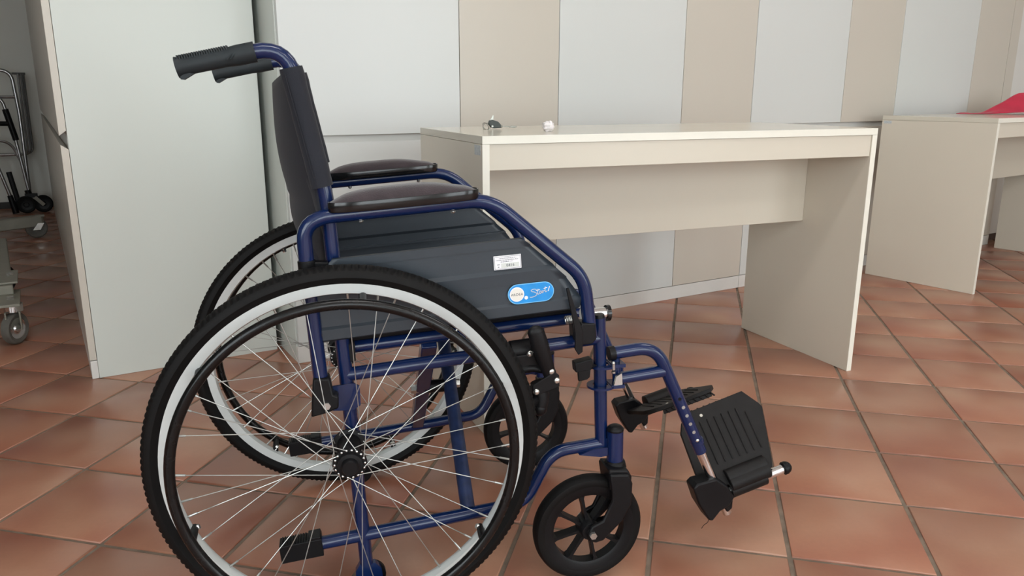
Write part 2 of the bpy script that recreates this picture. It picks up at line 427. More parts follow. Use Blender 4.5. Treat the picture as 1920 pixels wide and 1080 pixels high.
# ------------------------------------------------------------------ panelled cabinet row facing the viewer
WA, WN = 0.643, 2.401          # left front corner of the row in a,n
TALL = 2.15
def door_prism(x0, x1, low, th=0.018):
    """door in local x, front at y=0; finger grip cut on the edge towards the split"""
    mb = MB()
    if low:
        prof = [(0, 0.058), (0, 0.700), (th, 0.688), (th, 0.058)]
    else:
        prof = [(0, 0.722), (0, TALL), (th, TALL), (th, 0.736)]
    n = len(prof)
    vs = [(x0, y, z) for y, z in prof] + [(x1, y, z) for y, z in prof]
    mb.add(vs, [tuple(range(n)), tuple(reversed(range(n, 2 * n)))] + [(i, (i + 1) % n, (i + 1) % n + n, i + n) for i in range(n)], 0, False)
    return mb
def wall_unit(s0, s1, doors, label, first=False, plinth=True, setback=0.0, side='cream_laminate'):
    w = empty('wall_cabinet', RM(WA + s0, WN + setback), RA)
    tag(w, label, 'cabinet', 'panelled wall cabinets')
    d = 0.56; W = s1 - s0
    # carcass: sides, back, top, rail behind the finger grip
    MB().box(0, 0.018, 0.0185, d, 0.0, TALL).build('side_panel', side, w, bevel=0.001)
    MB().box(W - 0.018, W, 0.0185, d, 0.056, TALL).build('side_panel', side, w)
    MB().box(0.018, W - 0.018, d - 0.01, d, 0.056, TALL).build('back_panel', side, w)
    MB().box(0.018, W - 0.018, 0.02, d - 0.01, TALL - 0.018, TALL).build('top_panel', side, w)
    MB().box(0.018, W - 0.018, 0.0195, 0.04, 0.67, 0.76).build('grip_rail', 'plinth_white', w)
    if plinth: MB().box(0.0008, W - 0.0008, 0.001, 0.02, 0, 0.0555).build('plinth', 'plinth_white', w, bevel=0.001)
    else: MB().box(0.0, W, 0.06, 0.08, 0, 0.06).build('plinth', 'dark_wood', w)
    for x0, x1, m in doors:
        for low in (True, False):
            door_prism(x0 - s0 + 0.0012, x1 - s0 - 0.0012, low).build('door', m, w, bevel=0.0008)
    return w
wall_unit(0.0, 1.0, [(0.003, 0.6, 'white_laminate'), (0.6, 1.0, 'beige_laminate')], 'white and beige wall cabinet standing behind the wheelchair backrest')
wall_unit(1.0, 2.0, [(1.0, 1.6, 'white_laminate'), (1.6, 2.0, 'beige_laminate')], 'white and beige wall cabinet behind the middle of the nearer desk')
wall_unit(2.0, 3.0, [(2.0, 2.6, 'white_laminate'), (2.6, 3.0, 'beige_laminate')], 'white and beige wall cabinet behind the gap between both desks')
wall_unit(3.0, 4.05, [(3.0, 3.64, 'white_laminate'), (3.64, 3.96, 'beige_laminate'), (3.962, 4.05, 'beige_laminate')], 'white and beige wall cabinet with narrow filler strip behind the farther desk')
wall_unit(4.062, 5.06, [(4.062, 4.56, 'plinth_white'), (4.56, 5.06, 'plinth_white')], 'plain pale cabinet at the right end of the panelled row', plinth=False, setback=0.012)

# ------------------------------------------------------------------ tall cabinets at the left, doors facing the passage
CA, CN = 0.081, 2.583
def tall_unit(n0, n1, label, ndoors=2):
    w = empty('tall_cabinet', RM(CA, n0), RA)
    tag(w, label, 'cabinet', 'tall cabinets along the passage')
    D = 0.542; L = n1 - n0
    MB().box(0.0, D, 0, 0.018, 0, TALL).build('side_panel', 'cream_laminate', w, bevel=0.0008)
    MB().box(0.0, D, L - 0.018, L - 0.001, 0.058, TALL).build('side_panel', 'white_laminate', w)
    MB().box(D - 0.008, D, 0.018, L - 0.018, 0.058, TALL).build('back_panel', 'cream_laminate', w)
    MB().box(0.0, D - 0.01, 0.018, L - 0.018, TALL - 0.018, TALL).build('top_panel', 'white_laminate', w)
    MB().box(-0.001, 0.02, 0.0185, L - 0.018, 0.67, 0.76).build('grip_rail', 'plinth_white', w)
    MB().box(-0.0195, -0.0005, 0.0, L - 0.001, 0, 0.0565).build('plinth', 'plinth_white', w, bevel=0.001)
    for k in range(ndoors):
        y0, y1 = L * k / ndoors + 0.001, L * (k + 1) / ndoors - 0.0015
        for prof in ([(-0.0205, 0.059), (-0.0205, 0.706), (-0.001, 0.692), (-0.001, 0.059)], [(-0.0205, 0.731), (-0.0205, TALL), (-0.001, TALL), (-0.001, 0.745)]):
            mb = MB().prism(prof, y0, y1); mb.build('door', 'beige_laminate', w, bevel=0.0008)
    return w
TL = ['tall cabinet with a plain white side panel at left, nearest of its row', 'second tall cabinet along the dark passage from the white side panel', 'third tall cabinet along the dark passage from the white side panel', 'last tall cabinet along the dark passage, farthest back']
for k in range(4): tall_unit(CN + k * 1.0, CN + (k + 1) * 1.0, TL[k])

# ------------------------------------------------------------------ desks
def desk(loc, yaw, label, sticker_at, L=1.243, D=0.51, H=0.7534, DR=None):
    t = empty('desk', loc, yaw); tag(t, label, 'desk', 'cream laminate desks')
    th = 0.019
    mb = MB().box(0, L, 0.0006, D, H - th, H)                     # board
    top = mb.build('desk_top', 'table_top_laminate', t, bevel=0.001)
    MB().box(0.0, L, -0.0006, 0.0006, H - th, H).build('edge_band', 'table_edge', top)
    for x0, x1, dl in ((0, 0.018, D), (L - 0.018, L, DR or D)):
        leg = MB().box(x0, x1, 0.0006, dl, 0.0, H - th - 0.0006).build('leg_panel', 'table_cream', t, bevel=0.0008)
        MB().box(x0, x1, -0.0006, 0.0006, 0.0, H - th - 0.0006).build('edge_band', 'table_edge', leg)
    MB().box(0.0185, L - 0.0185, 0.004, 0.022, 0.672, H - th - 0.0006).build('front_rail', 'table_cream', t, bevel=0.0008)
    MB().box(0.0185, L - 0.0185, 0.248, 0.266, 0.444, H - th - 0.0006).build('modesty_panel', 'table_cream', t, bevel=0.0008)
    y0, y1, z0, z1 = sticker_at
    MB().box(-0.0006, 0.0, y0, y1, z0, z1).build('sticker', 'sticker_silver', t)
    return t
desk((-0.0702, 1.8511, 0), 0.4003, 'cream desk with keys on top, right behind the wheelchair', (0.012, 0.052, 0.708, 0.731))
desk((2.0159, 3.3045, 0), 0.6283, 'cream desk with red cloth on top, farther off at right', (0.455, 0.492, 0.718, 0.731), D=0.50, DR=0.435)
#@@OBJECTS
# ------------------------------------------------------------------ wheelchair (local x forward, y to its left, z up)
chair = empty('wheelchair', (-0.25102, 1.10919, 0), rad(13.5))
tag(chair, 'blue steel folding wheelchair with black armrests and spoked wheels', 'wheelchair')
YC = 0.266                                  # middle plane of the chair
def both(): return (False, True)
def mir(mb, far):
    if far: mb.map(lambda v: Vector((v.x, 2 * YC - v.y, v.z)))
    return mb
def cb(mb, name, mats, far, parent=chair, **k): return mir(mb, far).build(name, mats, parent, **k)
YF = 0.066
SL = 0.068                                  # slope of seat, armrests and panels

# --- rear wheel meshes (axis = y, outboard = -y, origin in the hub)
WR = 0.303
def rim_mesh():
    mb = MB()
    prof = [(0.2765, -0.012), (0.2617, -0.0105), (0.2600, -0.006), (0.2585, 0.0), (0.2600, 0.006), (0.2617, 0.0105), (0.2765, 0.012), (0.2765, 0.0095), (0.267, 0.008), (0.267, -0.008), (0.2765, -0.0095)]
    mb.lathe(prof, 120)
    return mb.mesh('rim', 'rim_alloy', angle=30)
def tire_mesh():
    n = 18; prof = []
    for k in range(n + 1):
        t = rad(-118 + 236.0 * k / n)
        w = 0.0178 * math.sin(t); r = 0.2865 + 0.0162 * math.cos(t)
        prof.append((max(r, 0.2772), w))
    prof = [(0.272, -0.0085), (0.2785, -0.0128)] + [p for p in prof[2:-2]] + [(0.2785, 0.0128), (0.272, 0.0085)]
    m = len(prof)
    def rmod(i, j):
        if j in (2, m - 3): return 0.0004
        c = abs(j - (m - 1) / 2.0)
        if c > 3.6: return 0.0
        ph = (i + (2 if (j > (m - 1) / 2.0) else 0)) % 4
        if c < 0.6: return 0.0004 if i % 4 < 2 else -0.0006
        return 0.0005 if ph < 2 else -0.0015
    return MB().lathe(prof, 720, rmod=rmod).mesh('tire', 'tire_rubber', angle=24)
def handrim_mesh():
    mb = MB(); R = 0.2545; r = 0.0080; y = -0.0455
    mb.lathe([(R + r * math.cos(2 * math.pi * k / 14), y + r * math.sin(2 * math.pi * k / 14)) for k in range(14)], 120)
    return mb.mesh('handrim', 'handrim_black')
def tab_mesh():
    """mounting tab between handrim and rim, at angle 0"""
    mb = MB()
    mb.cyl((0.2545, -0.044, 0), (0.2575, -0.012, 0), 0.0058, 0.0065, 12)
    mb.cyl((0.2575, -0.013, 0), (0.2585, 0.004, 0), 0.0062, 0.0062, 12)
    mb.cyl((0.2585, 0.000, 0), (0.2500, 0.000, 0), 0.0048, 0.0042, 6, 1)
    return mb.mesh('handrim_tab', ['black_plastic', 'bolt_steel'])
def hub_mesh():
    mb = MB()
    mb.lathe([(0.0, -0.052), (0.011, -0.052), (0.0125, -0.050), (0.0132, -0.043), (0.0185, -0.042), (0.0195, -0.038), (0.0195, -0.0355), (0.0255, -0.0352), (0.0262, -0.0335), (0.0255, -0.0318), (0.019, -0.030), (0.0165, -0.022), (0.0155, 0.0), (0.0165, 0.026), (0.019, 0.033), (0.0255, 0.0345), (0.0262, 0.036), (0.0255, 0.0375), (0.014, 0.040), (0.011, 0.0435), (0.0, 0.0435)], 40, closed=False)
    for k in range(18):
        a = 2 * math.pi * k / 18
        for y in (-0.036, 0.0385):
            mb.sphere((0.0225 * math.cos(a), y, 0.0225 * math.sin(a)), 0.0021, 8, 5, 1)
    return mb.mesh('hub', ['black_plastic', 'bolt_steel'])
def axle_mesh():
    mb = MB()
    mb.cyl((0, 0.043, 0), (0, 0.075, 0), 0.0075, seg=14)
    mb.cyl((0, 0.066, 0), (0, 0.073, 0), 0.012, seg=6)
    return mb.mesh('axle', 'bolt_steel')
def spoke_mesh(y, off, head):
    """spoke from a hub flange hole at angle 0 to the rim at angle off; origin in the hub"""
    p0 = Vector((0.0225, y + head, 0)); p1 = Vector((0.2595 * math.cos(off), 0.0, 0.2595 * math.sin(off)))
    d = (p1 - p0)
    mb = MB()
    mb.sweep([p0, p0 + d * 0.93], 0.00078, 6)
    mb.sweep([p0 + d * 0.93, p1 + d * 0.01], 0.0017, 6)
    return mb.mesh('spoke', 'spoke_steel')
rim_me, tire_me, hr_me, tab_me, hub_me, axle_me = rim_mesh(), tire_mesh(), handrim_mesh(), tab_mesh(), hub_mesh(), axle_mesh()
OFF = rad(58)
sp = {(-1, 1): spoke_mesh(-0.0335, OFF, -0.002), (-1, -1): spoke_mesh(-0.0335, -OFF, 0.002), (1, 1): spoke_mesh(0.036, OFF, 0.002), (1, -1): spoke_mesh(0.036, -OFF, -0.002)}
def rear_wheel(yc, rz, spin):
    w = inst('rear_wheel', rim_me, chair, (0.0, yc, WR), (0, 0, rz))
    inst('tire', tire_me, w); h = inst('handrim', hr_me, w)
    inst('hub', hub_me, w, rot=(0, spin, 0)); inst('axle', axle_me, w)
    for k in range(6): inst('handrim_tab', tab_me, w, rot=(0, rad(-(23 + 60 * k)) + spin, 0))
    for side in (-1, 1):
        for k in range(18):
            a = 2 * math.pi * (k + (0.5 if side > 0 else 0)) / 18
            inst('spoke', sp[(side, 1 if k % 2 else -1)], w, rot=(0, -a + spin, 0))
    return w
rear_wheel(0.012, rad(-1.2), 0.0)
rear_wheel(0.520, rad(180 + 3.84), 0.3)

# --- side frames
for far in both():
    mb = MB()
    # back post with push handle, front post, rails
    mb.tube([(-0.198, YF, 0.8865), (-0.057, YF, 0.9165), (-0.0135, YF, 0.700), (0.0195, YF, 0.072)], 0.0112, [0.045, 0.02], 16)
    mb.tube([(0.0, YF, 0.4145), (0.429, YF, 0.4455)], 0.0112, 0, 16)
    mb.tube([(-0.055, YF, 0.1205), (0.2975, YF, 0.1505), (0.345, YF, 0.2425), (0.437, YF, 0.2495)], 0.0112, [0.03, 0.03], 16)
    mb.tube([(0.4262, YF, 0.482), (0.4385, YF, 0.230)], 0.0112, 0, 16)
    mb.cyl((0.459, 0.052, 0.209), (0.4575, 0.052, 0.280), 0.0146, seg=24)                    # caster housing
    mb.prism([(0.392, 0.238), (0.418, 0.246), (0.450, 0.247), (0.450, 0.233), (0.432, 0.230)], 0.050, 0.060)
    mb.prism([(0.430, 0.228), (0.462, 0.228), (0.462, 0.262), (0.430, 0.262)], 0.056, 0.066)
    # foot of the rear post
    mb.prism([(0.008, 0.074), (0.034, 0.074), (0.044, 0.062), (0.046, 0.042), (0.036, 0.024), (0.010, 0.024), (0.000, 0.042), (0.001, 0.062)], YF - 0.006, YF + 0.006)
    # bracket that carries the armrest socket
    mb.prism([(-0.050, 0.398), (0.012, 0.404), (0.022, 0.398), (0.022, 0.366), (0.010, 0.358), (-0.020, 0.360), (-0.042, 0.366)], YF - 0.013, YF - 0.009)
    fr = cb(mb, 'side_frame', 'blue_paint', far)
    cb(MB().sphere((0.4575, 0.052, 0.2795), 0.0152, 18, 10, sc=(1, 1, 0.62)), 'housing_cap', 'black_plastic', far, fr)
    cb(MB().cyl((0.4262, YF, 0.480), (0.4258, YF, 0.4875), 0.0105, 0.009, 16), 'post_plug', 'black_plastic', far, fr)
    cb(MB().lathe([(0.0, YF + 0.004), (0.026, YF + 0.004), (0.026, YF + 0.012), (0.0, YF + 0.012)], 24, c=(0.026, 0, 0.045), closed=False), 'post_foot_disc', 'black_plastic', far, fr)
    # push handle grip
    g0, g1 = Vector((-0.206, YF, 0.8845)), Vector((-0.100, YF, 0.9072)); gd = (g1 - g0)
    mb = MB(); path = []; rs = []
    for k in range(33):
        t = k / 32.0
        path.append(g0 + gd * t)
        r = 0.0127 + 0.0016 * min(1, max(0, (t - 0.62) / 0.14)) + (0.0022 * (1 - t / 0.07) if t < 0.07 else 0)
        rs.append(r)
    mb.sweep(path, rs, 20)
    cb(mb, 'grip', 'grip_rubber', far, fr)
    gx = gd.normalized(); gz = Vector((-gx.z, 0, gx.x))
    mb = MB()
    for k in range(21):                                                                      # ridges on top
        t = 0.05 + 0.62 * k / 20; p = g0 + gd * t + gz * 0.0122
        mb.bar(p - Vector((0, 0.0085, 0)), p + Vector((0, 0.0085, 0)), 0.0017, 0.0066, up=gz)
    q = g0 + gd * 0.02 - gz * 0.0125                                                         # flared lip below the end
    mb.prism([(0, 0.006), (0.0, -0.004), (0.004, -0.0045), (0.018, 0.004)], YF - 0.007, YF + 0.007, M=Matrix.Translation(Vector((q.x, 0, q.z))))
    for off in (0.0, 0.0085):                                                                # moulded swoosh
        mb.sweep([g0 + gd * (0.64 + off * 5 + 0.055 * k) + gz * (-0.004 + 0.0042 * k) + Vector((0, -0.0138 + 0.0011 * k * k * 0.45, 0)) for k in range(5)], 0.0013, 6)
    cb(mb, 'grip_ridges', 'grip_rubber', far, fr)
    # tipping lever cap
    M = Matrix.Translation((-0.051, YF, 0.1235)) @ Matrix.Rotation(-math.atan(0.0865), 4, 'Y')
    mb = MB().box(-0.068, 0.0, -0.0145, 0.0145, -0.0185, 0.0130, M=M)
    for k in range(10): mb.box(-0.064 + 0.0042 * k, -0.0618 + 0.0042 * k, -0.013, 0.013, 0.0125, 0.0158, M=M)
    mb.box(-0.021, -0.001, -0.0135, 0.0135, 0.0125, 0.0175, M=M)
    cb(mb, 'tipping_lever_cap', 'black_plastic', far, fr, bevel=0.0012)

# --- seat rails with chrome front pins
for far in both():
    mb = MB().cyl((0.006, 0.090, 0.4525), (0.392, 0.090, 0.4765), 0.0108, seg=16)
    sr = cb(mb, 'seat_rail', 'blue_paint', far)
    mb = MB().cyl((0.402, 0.090, 0.4815), (0.452, 0.090, 0.4815), 0.0104, seg=20)
    cb(mb, 'rail_pin', 'chrome', far, sr)
    cb(MB().cyl((0.447, 0.090, 0.4815), (0.4535, 0.090, 0.4815), 0.0142, seg=20), 'rail_plug', 'black_gloss', far, sr)
    mb = MB()
    mb.prism([(-0.004, 0.436), (0.018, 0.437), (0.018, 0.467), (-0.004, 0.466)], 0.060, 0.106)
    cb(mb, 'rail_holder', 'black_plastic', far, sr, bevel=0.002)
    sp_pts = []
    for k in range(49):
        a = 2 * math.pi * k / 8.0; sp_pts.append((0.364 + 0.014 * k / 48.0, 0.058 + 0.0065 * math.cos(a), 0.4835 + 0.0065 * math.sin(a)))
    cb(MB().sweep(sp_pts, 0.0011, 6), 'spring', 'bolt_steel', far, sr)

# --- cross braces
mb = MB().cyl((0.197, YF + 0.004, 0.148), (0.200, 0.442, 0.458), 0.0128, seg=16)
x1 = mb.build('cross_brace', 'blue_scuffed', chair)
mb = MB().bar((0.1385, 0.090, 0.452), (0.155, 2 * YC - YF, 0.142), 0.022, 0.026, up=(1, 0, 0))
x2 = mb.build('cross_brace', 'blue_paint', chair, bevel=0.002)
pv = Vector((0.172, YC, 0.305))
MB().cyl(pv + Vector((-0.022, 0, 0)), pv + Vector((0.022, 0, 0)), 0.0125, seg=16).build('pivot_spacer', 'black_plastic', x1)
MB().cyl(pv + Vector((-0.048, 0, -0.003)), pv + Vector((-0.034, 0, -0.003)), 0.0085, seg=6).build('pivot_nut', 'bolt_steel', x1)
MB().cyl(pv + Vector((0.036, 0, 0.002)), pv + Vector((0.046, 0, 0.002)), 0.0085, seg=6).build('pivot_nut', 'bolt_steel', x1)

# --- seat and backrest
def seat_fn(u, v):
    x = 0.008 + 0.382 * u; y = 0.082 + (2 * (YC - 0.082)) * v
    sag = 0.018 * (1 - (2 * v - 1) ** 2) * math.sin(math.pi * min(1, max(0, u * 0.9 + 0.05)))
    return (x, y, 0.4735 + 0.062 * x - sag)
seat = MB().grid(seat_fn, 20, 20).build('seat', 'seat_nylon', chair, solid=0.012)
for far in both():                                       # hem that hangs over the rail
    cb(MB().tube([(0.010, 0.087, 0.4715), (0.385, 0.087, 0.4955)], 0.0085, 0, 10), 'seat_hem', 'seat_nylon', far, seat)

def post_x(z): return -0.0135 - (z - 0.700) * 0.2008 if z > 0.700 else -0.0135 + (0.700 - z) * 0.0525
def back_fn(u, v):
    y = YF + (2 * (YC - YF)) * v
    bow = (1 - abs(2 * v - 1) ** 2.6)
    top = 0.884 - 0.020 * bow; z = top + (0.535 - top) * u
    sag = 0.036 + 0.022 * math.sin(math.pi * min(1, u * 1.15)) + (0.004 * math.sin(18 * u + 5 * v) if 0.55 < u < 0.95 else 0)
    if u > 0.75: sag *= 1 - (u - 0.75) * 1.4
    return (post_x(z) - 0.004 - sag * bow, y, z)
back = MB().grid(back_fn, 30, 26).build('backrest', 'sling_fabric', chair, solid=0.006)
for far in both():
    pth = [Vector((post_x(z) - 0.002, YF, z)) for z in [0.886 - 0.171 * k / 12 for k in range(13)]]
    mb = MB().sweep(pth, [0.0166 + 0.0012 * math.sin(k * 0.9) * (k % 3 == 1) for k in range(13)], 18, flat=(0.95, 1.0))
    cb(mb, 'backrest_sleeve', 'sling_fabric', far, back)
    mb = MB().tube([(-0.020, YF - 0.0135, 0.728), (-0.0215, YF - 0.0155, 0.7305), (-0.053, YF - 0.0145, 0.878)], 0.0007, 0.0, 5)
    mb.map(lambda v: Vector((v.x - 0.0085, v.y, v.z)))
    cb(mb, 'seam', 'sling_fabric', far, back)
    # loose tail of the sling that drops beside the post towards the seat
    def tail(u, v, s=0.0):
        z = 0.735 - 0.235 * u
        return (post_x(z) - 0.006 - 0.030 * v * (1 - 0.45 * u) - 0.004 * math.sin(7 * u + 4 * v), YF + 0.004 + 0.055 * v - 0.010 * math.sin(5 * u), z)
    cb(MB().grid(tail, 22, 8), 'sling_tail', 'sling_fabric', far, back, solid=0.004)

# --- armrests with skirt panels
YA = 0.045
def pz(c, x): return c + SL * x
for far in both():
    mb = MB().tube([(-0.0345, YA, 0.366), (-0.0475, YA, 0.600), (-0.0500, YA, 0.6705), (0.2330, YA, 0.6915), (0.3905, YA, 0.5590), (0.4045, YA, 0.4550)], 0.0113, [0.01, 0.045, 0.035, 0.030], 16)
    ar = cb(mb, 'armrest', 'blue_paint', far)
    # padded top
    def stad(t, w, x0, x1):
        """stadium outline, t in 0..1, half width w"""
        a = 2 * math.pi * t; cx = (x0 + x1) / 2; hx = (x1 - x0) / 2; p = 3.2
        c, s_ = math.cos(a), math.sin(a)
        return cx + hx * math.copysign(abs(c) ** (2 / p), c), YA + w * math.copysign(abs(s_) ** (2 / p), s_)
    def zb(x): return 0.6795 + 0.068 * (x + 0.012)
    n = 56; vs = []; fs = []
    rings = [(0.0255, -0.0005, 0.0), (0.0265, 0.0015, 0.0), (0.0268, 0.0125, 0.0), (0.0262, 0.0145, 0.0), (0.0245, 0.0145, 0.0)]
    for w, dz, _ in rings:
        for k in range(n):
            x, y = stad(k / n, w, -0.0125 + (0.0268 - w), 0.2150 - (0.0268 - w)); vs.append((x, y, zb(x) + dz))
    for r in range(len(rings) - 1):
        for k in range(n): fs.append((r * n + k, r * n + (k + 1) % n, (r + 1) * n + (k + 1) % n, (r + 1) * n + k))
    fs.append(tuple(range(n)))
    cb(MB().add(vs, fs), 'pad_base', 'black_gloss', far, ar)
    vs = []; fs = []; R = 10
    for r in range(R + 1):
        q = r / R; ww = 0.0258 * math.cos(q * math.pi / 2) ** 0.75
        for k in range(n):
            x, y = stad(k / n, max(ww, 0.0001), -0.0115 + 0.030 * q, 0.2140 - 0.020 * q)
            u = min(1, max(0, (x + 0.0115) / 0.2255))
            hgt = 0.0195 * (math.sin(math.pi * min(1, u * 1.0 + 0.02)) ** 0.45) * (0.82 + 0.18 * math.cos((u - 0.45) * 3)) + 0.0012 * math.sin(41 * x + 17 * y) * math.sin(23 * x)
            vs.append((x, y, zb(x) + 0.0125 + hgt * math.sin(q * math.pi / 2) ** 0.8))
    for r in range(R):
        for k in range(n): fs.append((r * n + k, r * n + (k + 1) % n, (r + 1) * n + (k + 1) % n, (r + 1) * n + k))
    cb(MB().add(vs, fs), 'armrest_pad', 'pad_fabric', far, ar, angle=80)
    mb = MB()
    for x in (0.035, 0.175): cb(MB().sphere((x, YA, zb(x) - 0.0185), 0.0040, 10, 6, sc=(1, 1, 0.7)), 'pad_screw', 'bolt_steel', far, ar)
    # front clip, latch arm and rear socket
    mb = MB().prism([(0.384, 0.484), (0.408, 0.482), (0.410, 0.455), (0.402, 0.447), (0.380, 0.446), (0.378, 0.470)], 0.030, 0.060)
    mb.prism([(0.376, 0.476), (0.398, 0.476), (0.398, 0.440), (0.390, 0.432), (0.380, 0.432)], 0.056, 0.080)
    cb(mb, 'armrest_clip', 'black_plastic', far, ar, bevel=0.002)
    mb = MB().prism([(0.3555, 0.545), (0.360, 0.546), (0.378, 0.492), (0.386, 0.470), (0.386, 0.435), (0.379, 0.430), (0.373, 0.440), (0.372, 0.470), (0.368, 0.490)], 0.029, 0.0335)
    cb(mb, 'latch_arm', 'black_plastic', far, ar, bevel=0.001)
    mb = MB().prism([(-0.0485, 0.424), (-0.0235, 0.4235), (-0.0195, 0.396), (-0.0115, 0.392), (-0.0125, 0.373), (-0.030, 0.366), (-0.055, 0.361), (-0.0515, 0.400)], YA - 0.0155, YA + 0.0155)
    cb(mb, 'armrest_socket', 'black_plastic', far, ar, bevel=0.003)
    mb = MB().cyl((-0.0305, YA - 0.020, 0.3795), (-0.0305, YA - 0.0150, 0.3795), 0.0062, seg=6)
    cb(mb, 'socket_bolt', 'bolt_steel', far, ar)
    mb = MB().tube([(-0.0475, YA, 0.608), (-0.0465, YA, 0.583)], 0.0135, 0, 16)
    mb.prism([(-0.046, 0.606), (-0.016, 0.604), (-0.020, 0.585), (-0.046, 0.583)], YA - 0.006, YA + 0.012)
    cb(mb, 'post_collar', 'black_plastic', far, ar, bevel=0.0015)

    # skirt panel with pressed ribs: rows from top to bottom (c, offset, x left, x right)
    rows = [(0.6085, 0.0, -0.010, 0.2840), (0.6075, -0.003, -0.011, 0.2850), (0.5962, -0.003, -0.0265, 0.2985), (0.5958, 0.0040, -0.0268, 0.2988), (0.5940, 0.0040, -0.0288, 0.3002), (0.5936, 0.0005, -0.0290, 0.3005), (0.5600, 0.0005, -0.0395, 0.3370),
            (0.5538, -0.0040, -0.0415, 0.3420), (0.5368, -0.0036, -0.0460, 0.3590), (0.5364, 0.0040, -0.0460, 0.3592), (0.5346, 0.0040, -0.0462, 0.3602), (0.5342, 0.0005, -0.0462, 0.3604), (0.5030, 0.0005, -0.0475, 0.3830), (0.4990, -0.0028, -0.0470, 0.3850),
            (0.4840, -0.0028, -0.0450, 0.3830), (0.4815, -0.0010, -0.0400, 0.3780)]
    nx = 26
    def pnl(i, k):
        c, off, xl, xr = rows[i]; x = xl + (xr - xl) * k / (nx - 1)
        c0 = c if x > 0.012 else c
        return (x, YA + off, pz(c, x))
    vs = [pnl(i, k) for i in range(len(rows)) for k in range(nx)]
    fs = [(i * nx + k, i * nx + k + 1, (i + 1) * nx + k + 1, (i + 1) * nx + k) for i in range(len(rows) - 1) for k in range(nx - 1)]
    pn = cb(MB().add(vs, fs), 'skirt_panel', 'grey_panel', far, solid=0.003, angle=20)
    mb = MB().cyl((-0.036, YA - 0.006, 0.4905), (-0.036, YA, 0.4905), 0.0052, seg=12)
    cb(mb, 'panel_screw', 'black_gloss', far, pn)
    if not far:
        panel_near = pn

# --- badge and inventory label on the near panel
def text_mb(txt, size, mi, origin, ux, uz, y, align='LEFT', mb=None, shear=0.0, space=1.0):
    cu = bpy.data.curves.new('t', 'FONT'); cu.body = txt; cu.size = size; cu.align_x = align; cu.shear = shear; cu.space_character = space; cu.resolution_u = 3
    ob = bpy.data.objects.new('t', cu); COL.objects.link(ob)
    dg = bpy.context.evaluated_depsgraph_get()
    me = bpy.data.meshes.new_from_object(ob.evaluated_get(dg))
    vs = [Vector(origin) + ux * v.co.x + uz * v.co.y + Vector((0, y, 0)) for v in me.vertices]
    fs = [tuple(p.vertices) for p in me.polygons]
    mb.add(vs, fs, mi, False)
    bpy.data.objects.remove(ob); bpy.data.curves.remove(cu); bpy.data.meshes.remove(me)
ang = math.atan(0.055)
ux = Vector((math.cos(ang), 0, math.sin(ang))); uz = Vector((-math.sin(ang), 0, math.cos(ang)))
yb = YA - 0.0046
def disc(mb, cx, cz, rx, rz, mi, y, o, n=32, y2=None):
    pts = [o + ux * (cx + rx * math.cos(2 * math.pi * k / n)) + uz * (cz + rz * math.sin(2 * math.pi * k / n)) for k in range(n)]
    mb.add([p + Vector((0, y, 0)) for p in pts] + [p + Vector((0, y + 0.0006, 0)) for p in pts], [tuple(range(n))] + [(k, (k + 1) % n, (k + 1) % n + n, k + n) for k in range(n)], mi, False)
def stadium(mb, hw, hh, mi, y, o, n=16):
    pts = []
    for k in range(n + 1):
        a = -math.pi / 2 + math.pi * k / n; pts.append((hw - hh + hh * math.cos(a), hh * math.sin(a)))
    for k in range(n + 1):
        a = math.pi / 2 + math.pi * k / n; pts.append((-hw + hh + hh * math.cos(a), hh * math.sin(a)))
    P = [o + ux * a + uz * b for a, b in pts]; m = len(P)
    mb.add([p + Vector((0, y, 0)) for p in P] + [p + Vector((0, y + 0.0008, 0)) for p in P], [tuple(range(m))] + [(k, (k + 1) % m, (k + 1) % m + m, k + m) for k in range(m)], mi, False)
def stroke(mb, pts, w, mi, o, y):
    P = [o + ux * a + uz * b for a, b in pts]
    for i in range(len(P) - 1):
        d = (P[i + 1] - P[i]).normalized(); s_ = Vector((-d.z, 0, d.x)) * (w / 2); e = d * (w * 0.35)
        mb.add([p + Vector((0, y, 0)) for p in (P[i] - e + s_, P[i] - e - s_, P[i + 1] + e - s_, P[i + 1] + e + s_)], [(0, 1, 2, 3)], mi, False)
def smooth(pts, n=5):
    out = []
    for i in range(len(pts) - 1):
        p0 = pts[max(i - 1, 0)]; p1 = pts[i]; p2 = pts[i + 1]; p3 = pts[min(i + 2, len(pts) - 1)]
        for k in range(n):
            t = k / n
            out.append(tuple(0.5 * ((2 * p1[j]) + (-p0[j] + p2[j]) * t + (2 * p0[j] - 5 * p1[j] + 4 * p2[j] - p3[j]) * t * t + (-p0[j] + 3 * p1[j] - 3 * p2[j] + p3[j]) * t ** 3) for j in (0, 1)))
    return out + [pts[-1]]
o = Vector((0.2995, 0, 0.5385))
mb = MB()
stadium(mb, 0.0385, 0.0165, 1, yb, o); stadium(mb, 0.0372, 0.0152, 0, yb - 0.0002, o)
disc(mb, -0.0235, 0.0, 0.0120, 0.0120, 2, yb - 0.0005, o); disc(mb, -0.0235, 0.0, 0.0105, 0.0105, 3, yb - 0.0007, o)
disc(mb, -0.0085, -0.0070, 0.0030, 0.0030, 2, yb - 0.0005, o)
text_mb('ARDEA', 0.0058, 4, o - ux * 0.0235 - uz * 0.0020, ux, uz, yb - 0.0009, 'CENTER', mb, space=1.12)
k = 0.001
S_ = [(8.8, 4.2), (7.0, 5.4), (3.2, 5.6), (0.4, 4.2), (1.2, 2.2), (5.0, 1.0), (8.6, -1.2), (9.2, -3.8), (6.0, -6.0), (1.0, -7.2), (-2.0, -7.0)]
st = [[(a * k * 1.0, b * k) for a, b in smooth(S_)]]
st.append([(a * k, b * k) for a, b in smooth([(11.6, 5.0), (11.0, 0.0), (11.4, -3.2), (13.4, -2.6)])])
